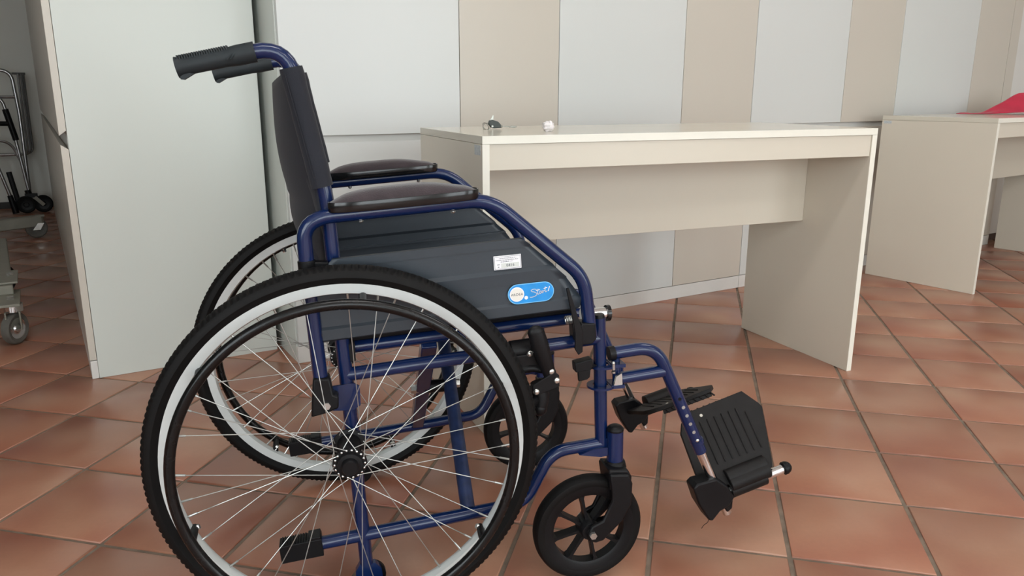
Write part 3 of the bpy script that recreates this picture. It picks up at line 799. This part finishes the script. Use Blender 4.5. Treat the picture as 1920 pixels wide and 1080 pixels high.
st.append([(8.6 * k, 3.0 * k), (14.2 * k, 4.0 * k)])
st.append([(a * k, b * k) for a, b in smooth([(17.6, 1.0), (15.4, 1.4), (14.2, -0.8), (15.4, -2.6), (17.2, -0.6), (17.6, 1.0), (17.6, -1.4), (18.8, -1.8)])])
st.append([(a * k, b * k) for a, b in smooth([(19.2, 1.8), (19.8, -1.4), (20.4, 0.8), (22.0, 1.8)])])
st.append([(a * k, b * k) for a, b in smooth([(24.0, 7.6), (23.4, 2.0), (24.0, -0.6), (26.6, 0.4)])])
st.append([(21.6 * k, 5.2 * k), (26.8 * k, 6.2 * k)])
st.append([(31.0 * k, 7.6 * k), (28.6 * k, 0.4 * k)])
for q in st: stroke(mb, q, 0.00125, 2, o, yb - 0.0006)
mb.build('badge', ['badge_blue', 'badge_light', 'label_paper', 'badge_white', 'ink_navy'], panel_near)['label'] = 'blue oval badge reading ARDEA Start 1'
o = Vector((0.2608, 0, 0.5907)); yl = YA - 0.0034
mb = MB()
def rect(cx, cz, w, h, mi, y, th=0.0003):
    c = [o + ux * (cx + a * w / 2) + uz * (cz + b * h / 2) for a, b in ((-1, -1), (1, -1), (1, 1), (-1, 1))]
    mb.add([p + Vector((0, y, 0)) for p in c] + [p + Vector((0, y + th, 0)) for p in c], [(0, 1, 2, 3), (0, 1, 5, 4), (1, 2, 6, 5), (2, 3, 7, 6), (3, 0, 4, 7)], mi, False)
rect(0, 0, 0.0446, 0.0222, 0, yl, 0.003)
for cx, cz, w, h in ((0, 0.0097, 0.0418, 0.0005), (0, -0.0097, 0.0418, 0.0005), (-0.0209, 0, 0.0005, 0.0196), (0.0209, 0, 0.0005, 0.0196)): rect(cx, cz, w, h, 1, yl - 0.0003)
rect(0.0040, -0.0046, 0.0290, 0.0076, 2, yl - 0.0003)
random.seed(3)
for cz, x0, x1, h in ((0.0070, -0.013, 0.014, 0.0013), (0.0042, -0.0185, 0.0190, 0.0014), (0.0014, -0.0105, 0.0090, 0.0012)):   # print too small to read
    x = x0
    while x < x1:
        w = random.uniform(0.0006, 0.0012)
        rect(x, cz + random.uniform(-0.0002, 0.0002), w, h * random.uniform(0.6, 1.0), 1, yl - 0.0004)
        x += w + random.uniform(0.0004, 0.0009) + (0.0012 if random.random() < 0.12 else 0)
for cx, cz, w in ((-0.0150, -0.0028, 0.0040), (-0.0150, -0.0066, 0.0024)): rect(cx, cz, w, 0.0012, 1, yl - 0.0004)
text_mb('0416', 0.0062, 3, o + ux * 0.0042 - uz * 0.0066, ux, uz, yl - 0.0006, 'CENTER', mb, space=1.1)
mb.build('inventory_label', ['label_paper', 'ink_grey', 'label_panel', 'ink_navy'], panel_near)['label'] = 'white printed inventory label numbered 0416'

# --- brakes
for far in both():
    yb_ = 0.040
    mb = MB().cyl((0.270, YF, 0.4335), (0.318, YF, 0.437), 0.0170, seg=20)
    mb.prism([(0.272, 0.430), (0.316, 0.433), (0.318, 0.408), (0.300, 0.398), (0.276, 0.402)], 0.046, 0.074)
    br = cb(mb, 'brake', 'black_plastic', far, bevel=0.002)
    mb = MB().tube([(0.306, 0.030, 0.4735), (0.312, 0.030, 0.452), (0.3245, 0.034, 0.418), (0.332, 0.036, 0.396)], [0.0140, 0.0152, 0.0125, 0.0105], 0, 14, flat=(0.55, 1.0))
    mb.sphere((0.3055, 0.030, 0.474), 0.0140, 14, 8, sc=(1.0, 0.55, 0.9))
    cb(mb, 'brake_lever', 'black_plastic', far, br)
    mb = MB().prism([(0.300, 0.384), (0.338, 0.404), (0.346, 0.398), (0.347, 0.378), (0.338, 0.374), (0.310, 0.366), (0.300, 0.368)], 0.028, 0.034)
    mb.prism([(0.322, 0.412), (0.340, 0.408), (0.344, 0.392), (0.328, 0.390)], 0.030, 0.044)
    mb.tube([(0.280, 0.050, 0.402), (0.300, 0.048, 0.408), (0.330, 0.046, 0.402)], 0.007, 0.01, 8)
    cb(mb, 'brake_link', 'black_plastic', far, br, bevel=0.0015)
    mb = MB().tube([(0.312, 0.044, 0.384), (0.319, 0.042, 0.360), (0.316, 0.040, 0.338)], [0.012, 0.0145, 0.0125], 0.0, 12)
    mb.sphere((0.3155, 0.040, 0.338), 0.0135, 12, 8)
    mb.cyl((0.288, 0.016, 0.352), (0.312, 0.044, 0.356), 0.009, seg=12)
    cb(mb, 'brake_shoe', 'black_plastic', far, br)
    for x, z, y in ((0.3065, 0.3725, 0.027), (0.3415, 0.3895, 0.027), (0.300, 0.4325, 0.047), (0.333, 0.4045, 0.031)): cb(MB().sphere((x, y, z), 0.0056, 12, 7, sc=(1, 0.6, 1)), 'brake_bolt', 'bolt_steel', far, br)
    cb(MB().sphere((0.392, YF - 0.001, 0.4295), 0.0050, 10, 6), 'frame_bolt', 'bolt_steel', far, br)

# --- casters
def caster_wheel_mesh():
    mb = MB()
    mb.lathe([(0.0815, -0.0125), (0.0885, -0.0150), (0.0950, -0.0135), (0.0990, -0.0080), (0.1000, 0.0), (0.0990, 0.0080), (0.0950, 0.0135), (0.0885, 0.0150), (0.0815, 0.0125)], 72, mi=0)
    mb.lathe([(0.0655, -0.0100), (0.0700, -0.0125), (0.0830, -0.0130), (0.0830, 0.0130), (0.0700, 0.0125), (0.0655, 0.0100)], 72, mi=1)
    mb.lathe([(0.006, -0.021), (0.0155, -0.021), (0.0175, -0.017), (0.0185, -0.006), (0.0185, 0.006), (0.0175, 0.017), (0.0155, 0.021), (0.006, 0.021)], 32, mi=1)
    for k in range(8):
        a = 2 * math.pi * k / 8 + 0.22; ca, sa = math.cos(a), math.sin(a)
        for r0, r1, w0, w1 in ((0.013, 0.040, 0.0032, 0.0022), (0.040, 0.060, 0.0022, 0.0028), (0.060, 0.068, 0.0028, 0.0060)):
            vs = []
            for r, w in ((r0, w0), (r1, w1)):
                for s_, y in ((-1, -0.0095), (1, -0.0095), (1, 0.0095), (-1, 0.0095)):
                    vs.append((r * ca - s_ * w * sa, y, r * sa + s_ * w * ca))
            mb.add(vs, [(0, 1, 5, 4), (1, 2, 6, 5), (2, 3, 7, 6), (3, 0, 4, 7)], 1, False)
    return mb.mesh('caster_wheel', ['tire_rubber', 'black_plastic'])
cw_me = caster_wheel_mesh()
for far in both():
    yc = 0.047
    mb = MB()
    leg = [(0.4370, 0.212), (0.4420, 0.180), (0.4430, 0.160), (0.4270, 0.124), (0.4070, 0.116), (0.3995, 0.100), (0.4030, 0.087), (0.4150, 0.083), (0.4290, 0.086), (0.4640, 0.120), (0.4790, 0.150), (0.4800, 0.190), (0.4720, 0.208)]
    for y0, y1 in ((yc - 0.031, yc - 0.0235), (yc + 0.0235, yc + 0.031)): mb.prism(leg, y0, y1)
    mb.prism([(0.4370, 0.218), (0.4400, 0.178), (0.4800, 0.178), (0.4800, 0.200), (0.4730, 0.214)], yc - 0.0255, yc + 0.0255)
    mb.cyl((0.4595, 0.052, 0.205), (0.459, 0.052, 0.222), 0.021, 0.017, 20)
    cs = cb(mb, 'caster_fork', 'black_plastic', far, bevel=0.003)
    y = 2 * YC - yc if far else yc
    inst('caster_wheel', cw_me, cs, (0.4085, y, 0.1003), (0, 0, 0))
    cb(MB().cyl((0.4085, yc - 0.0365, 0.1003), (0.4085, yc + 0.0365, 0.1003), 0.0066, seg=6), 'caster_bolt', 'bolt_steel', far, cs)

# --- leg supports
YH = YF
hx0, hx1 = Vector((0.672, YH, 0.1175)), Vector((0.8095, YH, 0.1565))       # chrome hinge pin
hd = (hx1 - hx0).normalized()
outl = [(-0.055, 0.0), (-0.056, 0.028), (-0.047, 0.119), (-0.036, 0.138), (-0.012, 0.153), (0.104, 0.155), (0.124, 0.121), (0.1265, 0.112), (0.094, 0.014), (0.088, 0.0)]
for far, tilt in ((False, 48.0), (True, 21.0)):
    mb = MB().tube([(0.4485, YH, 0.4155), (0.5330, YH, 0.4225), (0.6320, YH, 0.2110)], 0.0112, [0.038], 16)
    mb.tube([(0.4640, YH, 0.3680), (0.5500, YH, 0.3755)], 0.0108, 0, 16)
    mb.cyl((0.6215, YH, 0.236), (0.6245, YH, 0.229), 0.0128, 0.0128, 16)
    # hinge rings around the front post
    for z in (0.3965, 0.3585):
        mb.lathe([(0.0135, z - 0.002), (0.0240, z - 0.002), (0.0240, z + 0.002), (0.0135, z + 0.002)], 28, c=(0.4325, YH, 0), axis='z')
        mb.prism([(0.448, z - 0.003), (0.472, z - 0.003), (0.472, z + 0.003), (0.448, z + 0.003)], YH - 0.015, YH + 0.017)
    mb.cyl((0.4650, YH + 0.006, 0.356), (0.4610, YH + 0.006, 0.412), 0.0075, seg=12)
    hg = cb(mb, 'leg_support', 'blue_paint', far)
    cb(MB().cyl((0.4455, YH, 0.4152), (0.4560, YH, 0.4161), 0.0126, seg=16), 'tube_plug', 'black_plastic', far, hg)
    mb = MB().prism([(0.456, 0.377), (0.466, 0.383), (0.468, 0.362), (0.452, 0.360)], YH - 0.014, YH - 0.009)
    cb(mb, 'hinge_plate', 'bolt_steel', far, hg)
    mb = MB().cyl((0.4480, YH - 0.018, 0.404), (0.4485, YH - 0.018, 0.392), 0.0030, seg=10)
    mb.cyl((0.4485, YH - 0.018, 0.389), (0.4490, YH - 0.018, 0.386), 0.0034, seg=10); mb.sphere((0.448, YH - 0.018, 0.404), 0.0034, 10, 6)
    cb(mb, 'hinge_pin', 'bolt_steel', far, hg)
    mb = MB().prism([(0.3755, 0.4130), (0.4060, 0.4190), (0.4080, 0.4070), (0.4040, 0.3990), (0.3775, 0.3965)], 0.036, 0.056)
    mb.prism([(0.3820, 0.3975), (0.4050, 0.3985), (0.4040, 0.3850), (0.3990, 0.3810), (0.3840, 0.3790)], 0.040, 0.046)
    mb.cyl((0.404, 0.048, 0.402), (0.420, 0.060, 0.396), 0.0045, seg=10)
    cb(mb, 'release_latch', 'black_plastic', far, hg, bevel=0.0015)
    # adjustment holes along the tube
    td = (Vector((0.632, YH, 0.211)) - Vector((0.533, YH, 0.4225))).normalized()
    for k in range(5):
        p = Vector((0.579, YH, 0.3235)) + td * 0.0185 * k
        cb(MB().cyl(p + Vector((0, -0.0116, 0)), p + Vector((0, -0.0106, 0)), 0.0032, seg=12), 'adjustment_hole', 'black_plastic' if k < 1 else 'spoke_steel', far, hg)
    p = Vector((0.579, YH, 0.3235)) + td * 0.093; cb(MB().sphere((p.x, YH - 0.0112, p.z), 0.0036, 10, 6, sc=(1, 0.6, 1)), 'lock_pin', 'bolt_steel', far, hg)
    cb(MB().cyl((0.628, YH, 0.219), (0.6955, YH, 0.078), 0.0090, seg=20), 'extension_tube', 'chrome', far, hg)
    # bracket, hinge sleeve, pin and plate
    mb = MB().prism([(0.614, 0.146), (0.622, 0.154), (0.660, 0.160), (0.684, 0.142), (0.700, 0.118), (0.690, 0.101), (0.672, 0.092), (0.658, 0.074), (0.650, 0.076), (0.6270, 0.112)], YH - 0.017, YH + 0.017)
    mb.prism([(0.678, 0.104), (0.700, 0.112), (0.700, 0.092), (0.690, 0.084)], YH - 0.012, YH + 0.012)
    cb(mb, 'footplate_bracket', 'black_plastic', far, hg, bevel=0.003)
    cb(MB().cyl(hx0, hx1, 0.0088, seg=20), 'hinge_tube', 'chrome', far, hg)
    mb = MB().cyl(hx1 - hd * 0.002, hx1 + hd * 0.004, 0.0125, 0.0125, 18); mb.sphere(hx1 + hd * 0.003, 0.012, 14, 8)
    cb(mb, 'end_cap', 'black_plastic', far, hg)
    th = rad(tilt); e1 = Vector((0, 1, 0)); e2 = hd.cross(e1)
    pn_ = e1 * math.cos(th) + e2 * math.sin(th); nn = hd.cross(pn_)
    base = Vector((0.699, YH, 0.1375))
    def P(u, w, t): return base + hd * u + pn_ * w + nn * t
    mb = MB(); m = len(outl)
    vs = [P(u, w, 0.0045) for u, w in outl] + [P(u, w, -0.0045) for u, w in outl]
    mb.add(vs, [tuple(range(m)), tuple(reversed(range(m, 2 * m)))] + [(i, i + m, (i + 1) % m + m, (i + 1) % m) for i in range(m)], 0, False)
    for k in range(8):                                                     # anti-slip ribs
        u = -0.022 + 0.0155 * k; w1 = 0.128 - (0.012 if k in (0, 7) else 0)
        a, b = P(u, 0.040, 0.0052), P(u + 0.004, w1, 0.0052)
        mb.bar(a, b, 0.0032, 0.0026, up=nn)
        a, b = P(u, 0.040, -0.0052), P(u + 0.004, w1, -0.0052)
        mb.bar(a, b, 0.0032, 0.0026, up=nn)
    for w in (0.000, 0.012): mb.sweep([P(-0.004, w, 0.002), P(0.0785, w, 0.002)], 0.0185 if far else 0.0158, 20)
    mb.sweep([hx0 + hd * 0.026, hx0 + hd * 0.101], 0.0158, 20)
    for k in range(9):                                                     # stiffening ribs under the inner edge
        u = -0.006 + 0.0135 * k; mb.bar(P(u, 0.1545, -0.0042), P(u + 0.007, 0.1545, -0.0135), 0.004, 0.0036, up=hd)
    mb.bar(P(-0.012, 0.1515, -0.0090), P(0.104, 0.1515, -0.0090), 0.004, 0.009, up=nn)
    fp = cb(mb, 'footplate', 'footplate_plastic', far, hg, bevel=0.0018)
    q = P(0.006, 0.138, 0.0046)
    cb(MB().cyl(q - nn * 0.001, q + nn * 0.0008, 0.0030, seg=12), 'plate_rivet', 'beige_laminate', far, hg)
MB().tube([(0.657, YH - 0.004, 0.078), (0.654, YH - 0.006, 0.066), (0.646, YH - 0.006, 0.062), (0.640, YH - 0.008, 0.056)], 0.0006, 0.004, 5).build('loose_thread', 'seat_nylon', chair)

# ------------------------------------------------------------------ things on the desks
T1 = Matrix.Translation((-0.0702, 1.8511, 0.7534)) @ Matrix.Rotation(0.4003, 4, 'Z')
T2 = Matrix.Translation((2.0159, 3.3045, 0.7534)) @ Matrix.Rotation(0.6283, 4, 'Z')
def t1xy(wx, wy): return T1.inverted() @ Vector((wx, wy, 0.7534))
keys = empty('key_bunch', (-0.045, 2.2055, 0.7536), 0.30); tag(keys, 'small bunch of keys with dark fob lying on the desk corner', 'keys')
MB().prism([(-0.022, 0.014), (-0.020, 0.0235), (-0.012, 0.026), (0.004, 0.021), (0.013, 0.012), (0.012, 0.004), (-0.008, 0.003), (-0.016, 0.006)], -0.008, 0.008).build('fob', 'key_plastic', keys, bevel=0.0015)
mb = MB()
for c, t in (((-0.030, 0.0, 0.0085), 0.5), ((-0.026, 0.004, 0.0075), -0.4)):
    M = Matrix.Translation(c) @ Matrix.Rotation(1.05, 4, 'X') @ Matrix.Rotation(t, 4, 'Y')
    mb.sweep([M @ Vector((0.0105 * math.cos(2 * math.pi * k / 28), 0.0105 * math.sin(2 * math.pi * k / 28), 0)) for k in range(28)], 0.0011, 8, closed=True)
mb.build('key_ring', 'key_metal', keys)
mb = MB().bar((0.010, 0, 0.0085), (0.038, 0.001, 0.0072), 0.0045, 0.0028)
mb.prism([(0.036, 0.0040), (0.044, 0.0102), (0.052, 0.0085), (0.058, 0.0085), (0.060, 0.0055), (0.052, 0.0030)], -0.0015, 0.0025)
mb.sphere((0.012, 0, 0.008), 0.0062, 10, 6, sc=(1.1, 0.7, 0.8))
mb.build('key_blade', 'key_metal', keys, bevel=0.0005)
mb = MB().prism([(-0.019, 0.023), (-0.010, 0.0375), (-0.007, 0.0385), (-0.0085, 0.0245)], -0.001, 0.001)
mb.cyl((-0.013, -0.0095, 0.0085), (-0.013, -0.008, 0.0085), 0.003, seg=10)
mb.build('key_tag', 'key_metal', keys)

random.seed(11)
mb = MB().sphere((0, 0, 0), 1.0, 14, 10)
mb.map(lambda v: v * (0.0145 * (1 + random.uniform(-0.20, 0.16))))
mb.map(lambda v: Vector((v.x * 1.12, v.y, max(v.z, -0.0125))))
pb = mb.build('paper_ball', 'paper_white', angle=8); pb.location = (0.094, 2.082, 0.7534 + 0.0127); tag(pb, 'crumpled ball of white paper on the desk beside keys', 'paper')

# red cloth crumpled on the far desk (x along desk, y depth, in desk space)
random.seed(5)
def cloth(u, v):
    L_ = 0.55 + 0.52 * u; d_ = 0.425 - 0.235 * u
    w = 0.012 + 0.20 * min(1, u * 1.3); o_ = (v - 0.5) * w
    t = max(0.0, min(1.0, (u - 0.22) / 0.42)); t = t * t * (3 - 2 * t)
    z = 0.004 + 0.094 * t * (1 - 0.92 * abs(2 * v - 1) ** 1.25) + 0.010 * u * math.sin(11 * v + 5 * u) * (1 - abs(2 * v - 1)) + 0.004 * math.sin(23 * u) * (1 - abs(2 * v - 1))
    return T2 @ Vector((L_ + o_ * 0.42, d_ + o_ * 0.90, max(0.0035, z)))
rc = MB().grid(cloth, 26, 18).build('red_cloth', 'red_cloth', solid=0.003, angle=25); tag(rc, 'crumpled red cloth lying on the farther desk', 'cloth')

# ------------------------------------------------------------------ things in the dark passage
def wheel_mb(mb, c, r, w, ax, mi=0, mih=1):
    """small wheel around horizontal axis ax"""
    ax = Vector(ax).normalized(); e = ax.cross(Vector((0, 0, 1))).normalized(); z = Vector((0, 0, 1)); c = Vector(c)
    prof = [(0.66 * r, -0.42 * w), (0.86 * r, -0.5 * w), (0.97 * r, -0.36 * w), (r, 0), (0.97 * r, 0.36 * w), (0.86 * r, 0.5 * w), (0.66 * r, 0.42 * w)]
    def ring(prof, mi, closed=True):
        n = 28; vs = []; m = len(prof)
        for i in range(n):
            a = 2 * math.pi * i / n; d = e * math.cos(a) + z * math.sin(a)
            vs += [c + d * rr + ax * yy for rr, yy in prof]
        fs = [(i * m + j, i * m + (j + 1) % m, ((i + 1) % n) * m + (j + 1) % m, ((i + 1) % n) * m + j) for i in range(n) for j in range(m if closed else m - 1)]
        mb.add(vs, fs, mi)
    ring(prof, mi)
    ring([(0.0, -0.44 * w), (0.22 * r, -0.44 * w), (0.30 * r, -0.28 * w), (0.60 * r, -0.28 * w), (0.68 * r, -0.36 * w), (0.68 * r, 0.36 * w), (0.60 * r, 0.28 * w), (0.30 * r, 0.28 * w), (0.22 * r, 0.44 * w), (0.0, 0.44 * w)], mih, False)

# near lifting base: arm, swivel plate, fork, wheel
h = roomobj('hoist_base'); tag(h, 'pale grey wheeled hoist base beside the tall cabinets, nearest caster in view', 'hoist')
mb = MB().bar((-0.160, 3.22, 0.168), (-0.200, 4.30, 0.172), 0.060, 0.034); mb.build('base_arm', 'hoist_paint', h, bevel=0.004)
mb = MB().prism([(-0.20, 0.1855), (-0.115, 0.1855), (-0.115, 0.1935), (-0.20, 0.1935)], 3.24, 3.46); mb.build('joint_plate', 'hoist_paint', h, bevel=0.002)
mb = MB().box(-0.190, -0.112, 3.06, 3.30, 0.142, 0.152); mb.build('caster_plate', 'hoist_paint', h, bevel=0.002)
mb = MB()
for y in (3.36, 3.15): mb.cyl((-0.140, y, 0.150 if y < 3.2 else 0.192), (-0.140, y, 0.160 if y < 3.2 else 0.203), 0.012, seg=6)
mb.build('plate_bolt', 'bolt_steel', h)
mb = MB().cyl((-0.135, 3.11, 0.118), (-0.135, 3.11, 0.143), 0.030, seg=24); mb.build('swivel_bearing', 'chrome', h)
mb = MB()
for dx in (-0.021, 0.021):
    vs = [(-0.139 + dx + s_, y, z) for s_ in (-0.0025, 0.0025) for y, z in ((3.075, 0.120), (3.150, 0.120), (3.150, 0.085), (3.125, 0.050), (3.095, 0.050), (3.080, 0.090))]
    mb.add(vs, [tuple(range(6)), tuple(reversed(range(6, 12)))] + [(i, (i + 1) % 6, (i + 1) % 6 + 6, i + 6) for i in range(6)], 0, False)
mb.build('caster_fork', 'hoist_paint', h, bevel=0.001)
mb = MB(); wheel_mb(mb, (-0.139, 3.11, 0.056), 0.056, 0.030, (0.80, -0.60, 0)); mb.build('caster_wheel', ['hoist_wheel', 'chrome'], h)
mb = MB(); wheel_mb(mb, (-0.185, 3.90, 0.075), 0.060, 0.030, (0.80, -0.60, 0)); mb.build('caster_wheel', ['tire_rubber', 'chrome'], h)
mb = MB().bar((-0.185, 3.90, 0.075), (-0.185, 3.90, 0.160), 0.03, 0.03, up=(1, 0, 0)); mb.build('caster_stem', 'hoist_paint', h)

# the rest of the hoist: second leg, cross member, mast with boom
MB().bar((-0.780, 3.16, 0.168), (-0.730, 4.30, 0.172), 0.060, 0.034).build('base_arm', 'hoist_paint', h, bevel=0.004)
MB().bar((-0.20, 4.28, 0.172), (-0.73, 4.28, 0.172), 0.060, 0.036).build('cross_member', 'hoist_paint', h, bevel=0.004)
for a_, n_ in ((-0.775, 3.20), (-0.745, 3.90)):
    mb = MB(); wheel_mb(mb, (a_, n_, 0.058), 0.058, 0.030, (0.80, -0.60, 0)); mb.build('caster_wheel', ['hoist_wheel', 'chrome'], h)
    MB().bar((a_, n_, 0.058), (a_, n_, 0.160), 0.03, 0.036, up=(1, 0, 0)).build('caster_stem', 'hoist_paint', h)
MB().bar((-0.465, 4.28, 0.185), (-0.465, 4.24, 1.30), 0.07, 0.06, up=(1, 0, 0)).build('mast', 'hoist_paint', h, bevel=0.005)
MB().tube([(-0.465, 4.26, 1.28), (-0.465, 3.95, 1.56), (-0.465, 3.35, 1.62)], 0.022, 0.15, 14).build('boom', 'hoist_paint', h)
MB().tube([(-0.70, 3.35, 1.44), (-0.64, 3.35, 1.52), (-0.465, 3.35, 1.545), (-0.29, 3.35, 1.52), (-0.23, 3.35, 1.44)], 0.011, 0.05, 10).build('spreader_bar', 'hoist_paint', h)
MB().cyl((-0.465, 3.35, 1.54), (-0.465, 3.35, 1.61), 0.010, seg=10).build('swivel', 'bolt_steel', h)

# farther trolley leg with one caster
h = roomobj('trolley_frame'); tag(h, 'beige trolley frame leg with grey caster near the folded walker', 'trolley')
MB().bar((-0.62, 5.42, 0.070), (-0.020, 5.45, 0.102), 0.06, 0.066).build('frame_leg', 'hoist_paint', h, bevel=0.006)
mb = MB().cyl((-0.028, 5.44, 0.068), (-0.028, 5.44, 0.128), 0.016, seg=16); mb.box(-0.055, -0.006, 5.415, 5.465, 0.128, 0.137); mb.build('caster_stem', 'hoist_paint', h)
mb = MB()
for dy in (-0.022, 0.022): mb.prism([(-0.075, 0.050), (-0.045, 0.090), (-0.012, 0.090), (-0.035, 0.050)], 5.44 + dy - 0.002, 5.44 + dy + 0.002)
mb.build('caster_fork', 'bolt_steel', h)
mb = MB(); wheel_mb(mb, (-0.055, 5.44, 0.060), 0.060, 0.030, (0.15, -1.0, 0)); mb.build('caster_wheel', ['hoist_wheel', 'hoist_wheel'], h)
mb = MB(); wheel_mb(mb, (-0.60, 5.42, 0.060), 0.060, 0.030, (0.15, -1.0, 0)); mb.build('caster_wheel', ['hoist_wheel', 'hoist_wheel'], h)

MB().bar((-0.95, 5.92, 0.070), (-0.34, 5.95, 0.098), 0.06, 0.066).build('frame_leg', 'hoist_paint', h, bevel=0.006)
MB().bar((-0.58, 5.42, 0.080), (-0.58, 5.92, 0.080), 0.05, 0.05).build('cross_member', 'hoist_paint', h, bevel=0.004)
for a_, n_ in ((-0.93, 5.92), (-0.37, 5.94)):
    mb = MB(); wheel_mb(mb, (a_, n_, 0.060), 0.060, 0.030, (0.15, -1.0, 0)); mb.build('caster_wheel', ['hoist_wheel', 'hoist_wheel'], h)

# folded walker against the back wall
h = roomobj('walking_frame'); tag(h, 'folded chrome walking frame with front wheels against the back wall', 'walker')
n0 = 6.66
def W(a, z, dn=0.0): return (a, n0 + dn, z)
mb = MB().tube([W(-0.62, 0.04), W(-0.56, 1.0), W(-0.085, 1.0), W(-0.070, 0.70), W(-0.078, 0.10)], 0.0125, [0.10, 0.075, 0.05], 12); fr = mb.build('front_frame', 'walker_chrome', h)
MB().tube([W(-0.56, 0.817), W(-0.075, 0.817)], 0.011, 0, 10).build('cross_bar', 'walker_chrome', h)
for k, (da, dn) in enumerate(((0.0, 0.05), (0.018, 0.085), (0.032, 0.12))):
    MB().tube([W(-0.045 + da, 0.977, dn), W(-0.052 + da, 0.414, dn), W(-0.50 + da, 0.412, dn), W(-0.52 + da, 0.95, dn)], 0.0095, 0.055, 10).build('side_loop', 'walker_chrome', h)
MB().bar(W(-0.085, 0.978, 0.06), W(-0.004, 0.978, 0.10), 0.022, 0.016).build('top_clamp', 'walker_chrome', h)
mb = MB().tube([W(-0.50, 0.82, -0.03), W(-0.165, 0.82, -0.03), W(-0.118, 0.55, -0.03), W(-0.078, 0.12, -0.03)], 0.0115, [0.06, 0.03], 12); mb.build('side_leg', 'walker_chrome', h)
MB().tube([W(-0.151, 0.735, -0.03), W(-0.112, 0.52, -0.03)], 0.020, 0, 12).build('grip_sleeve', 'black_plastic', h)
MB().tube([W(-0.34, 0.640, -0.03), W(-0.135, 0.635, -0.03)], 0.017, 0, 10).build('grip_sleeve', 'black_plastic', h)
MB().tube([W(-0.40, 0.525, -0.02), W(-0.15, 0.515, -0.02), W(-0.100, 0.36, -0.02)], 0.010, 0.07, 10).build('brace', 'walker_chrome', h)
mb = MB().tube([W(-0.30, 0.58, -0.05), W(-0.195, 0.115, -0.05)], 0.0115, 0, 12); mb.build('side_leg', 'walker_chrome', h)
MB().tube([W(-0.200, 0.135, -0.05), W(-0.178, 0.006, -0.05)], [0.017, 0.022], 0, 12).build('rubber_foot', 'black_plastic', h)
MB().tube([W(-0.186, 0.30, -0.04), W(-0.150, 0.05, -0.04)], 0.014, 0, 10, flat=(0.5, 1.3)).build('brake_flap', 'black_plastic', h)
MB().tube([W(-0.090, 0.165, -0.03), W(-0.076, 0.11, -0.03)], 0.020, 0, 12).build('leg_collar', 'black_plastic', h)
MB().bar(W(-0.110, 0.125, -0.035), W(-0.030, 0.125, -0.035), 0.035, 0.030).build('wheel_bracket', 'black_plastic', h)
mb = MB().bar(W(-0.050, 0.115, -0.066), W(0.002, 0.055, -0.066), 0.006, 0.024, up=(0, 0, 1)); mb.build('wheel_fork', 'hoist_paint', h)
for a in (-0.108, -0.002):
    mb = MB(); wheel_mb(mb, (a, n0 - 0.045, 0.063), 0.063, 0.026, (0, -1, 0)); mb.build('front_wheel', ['tire_rubber', 'black_plastic'], h)
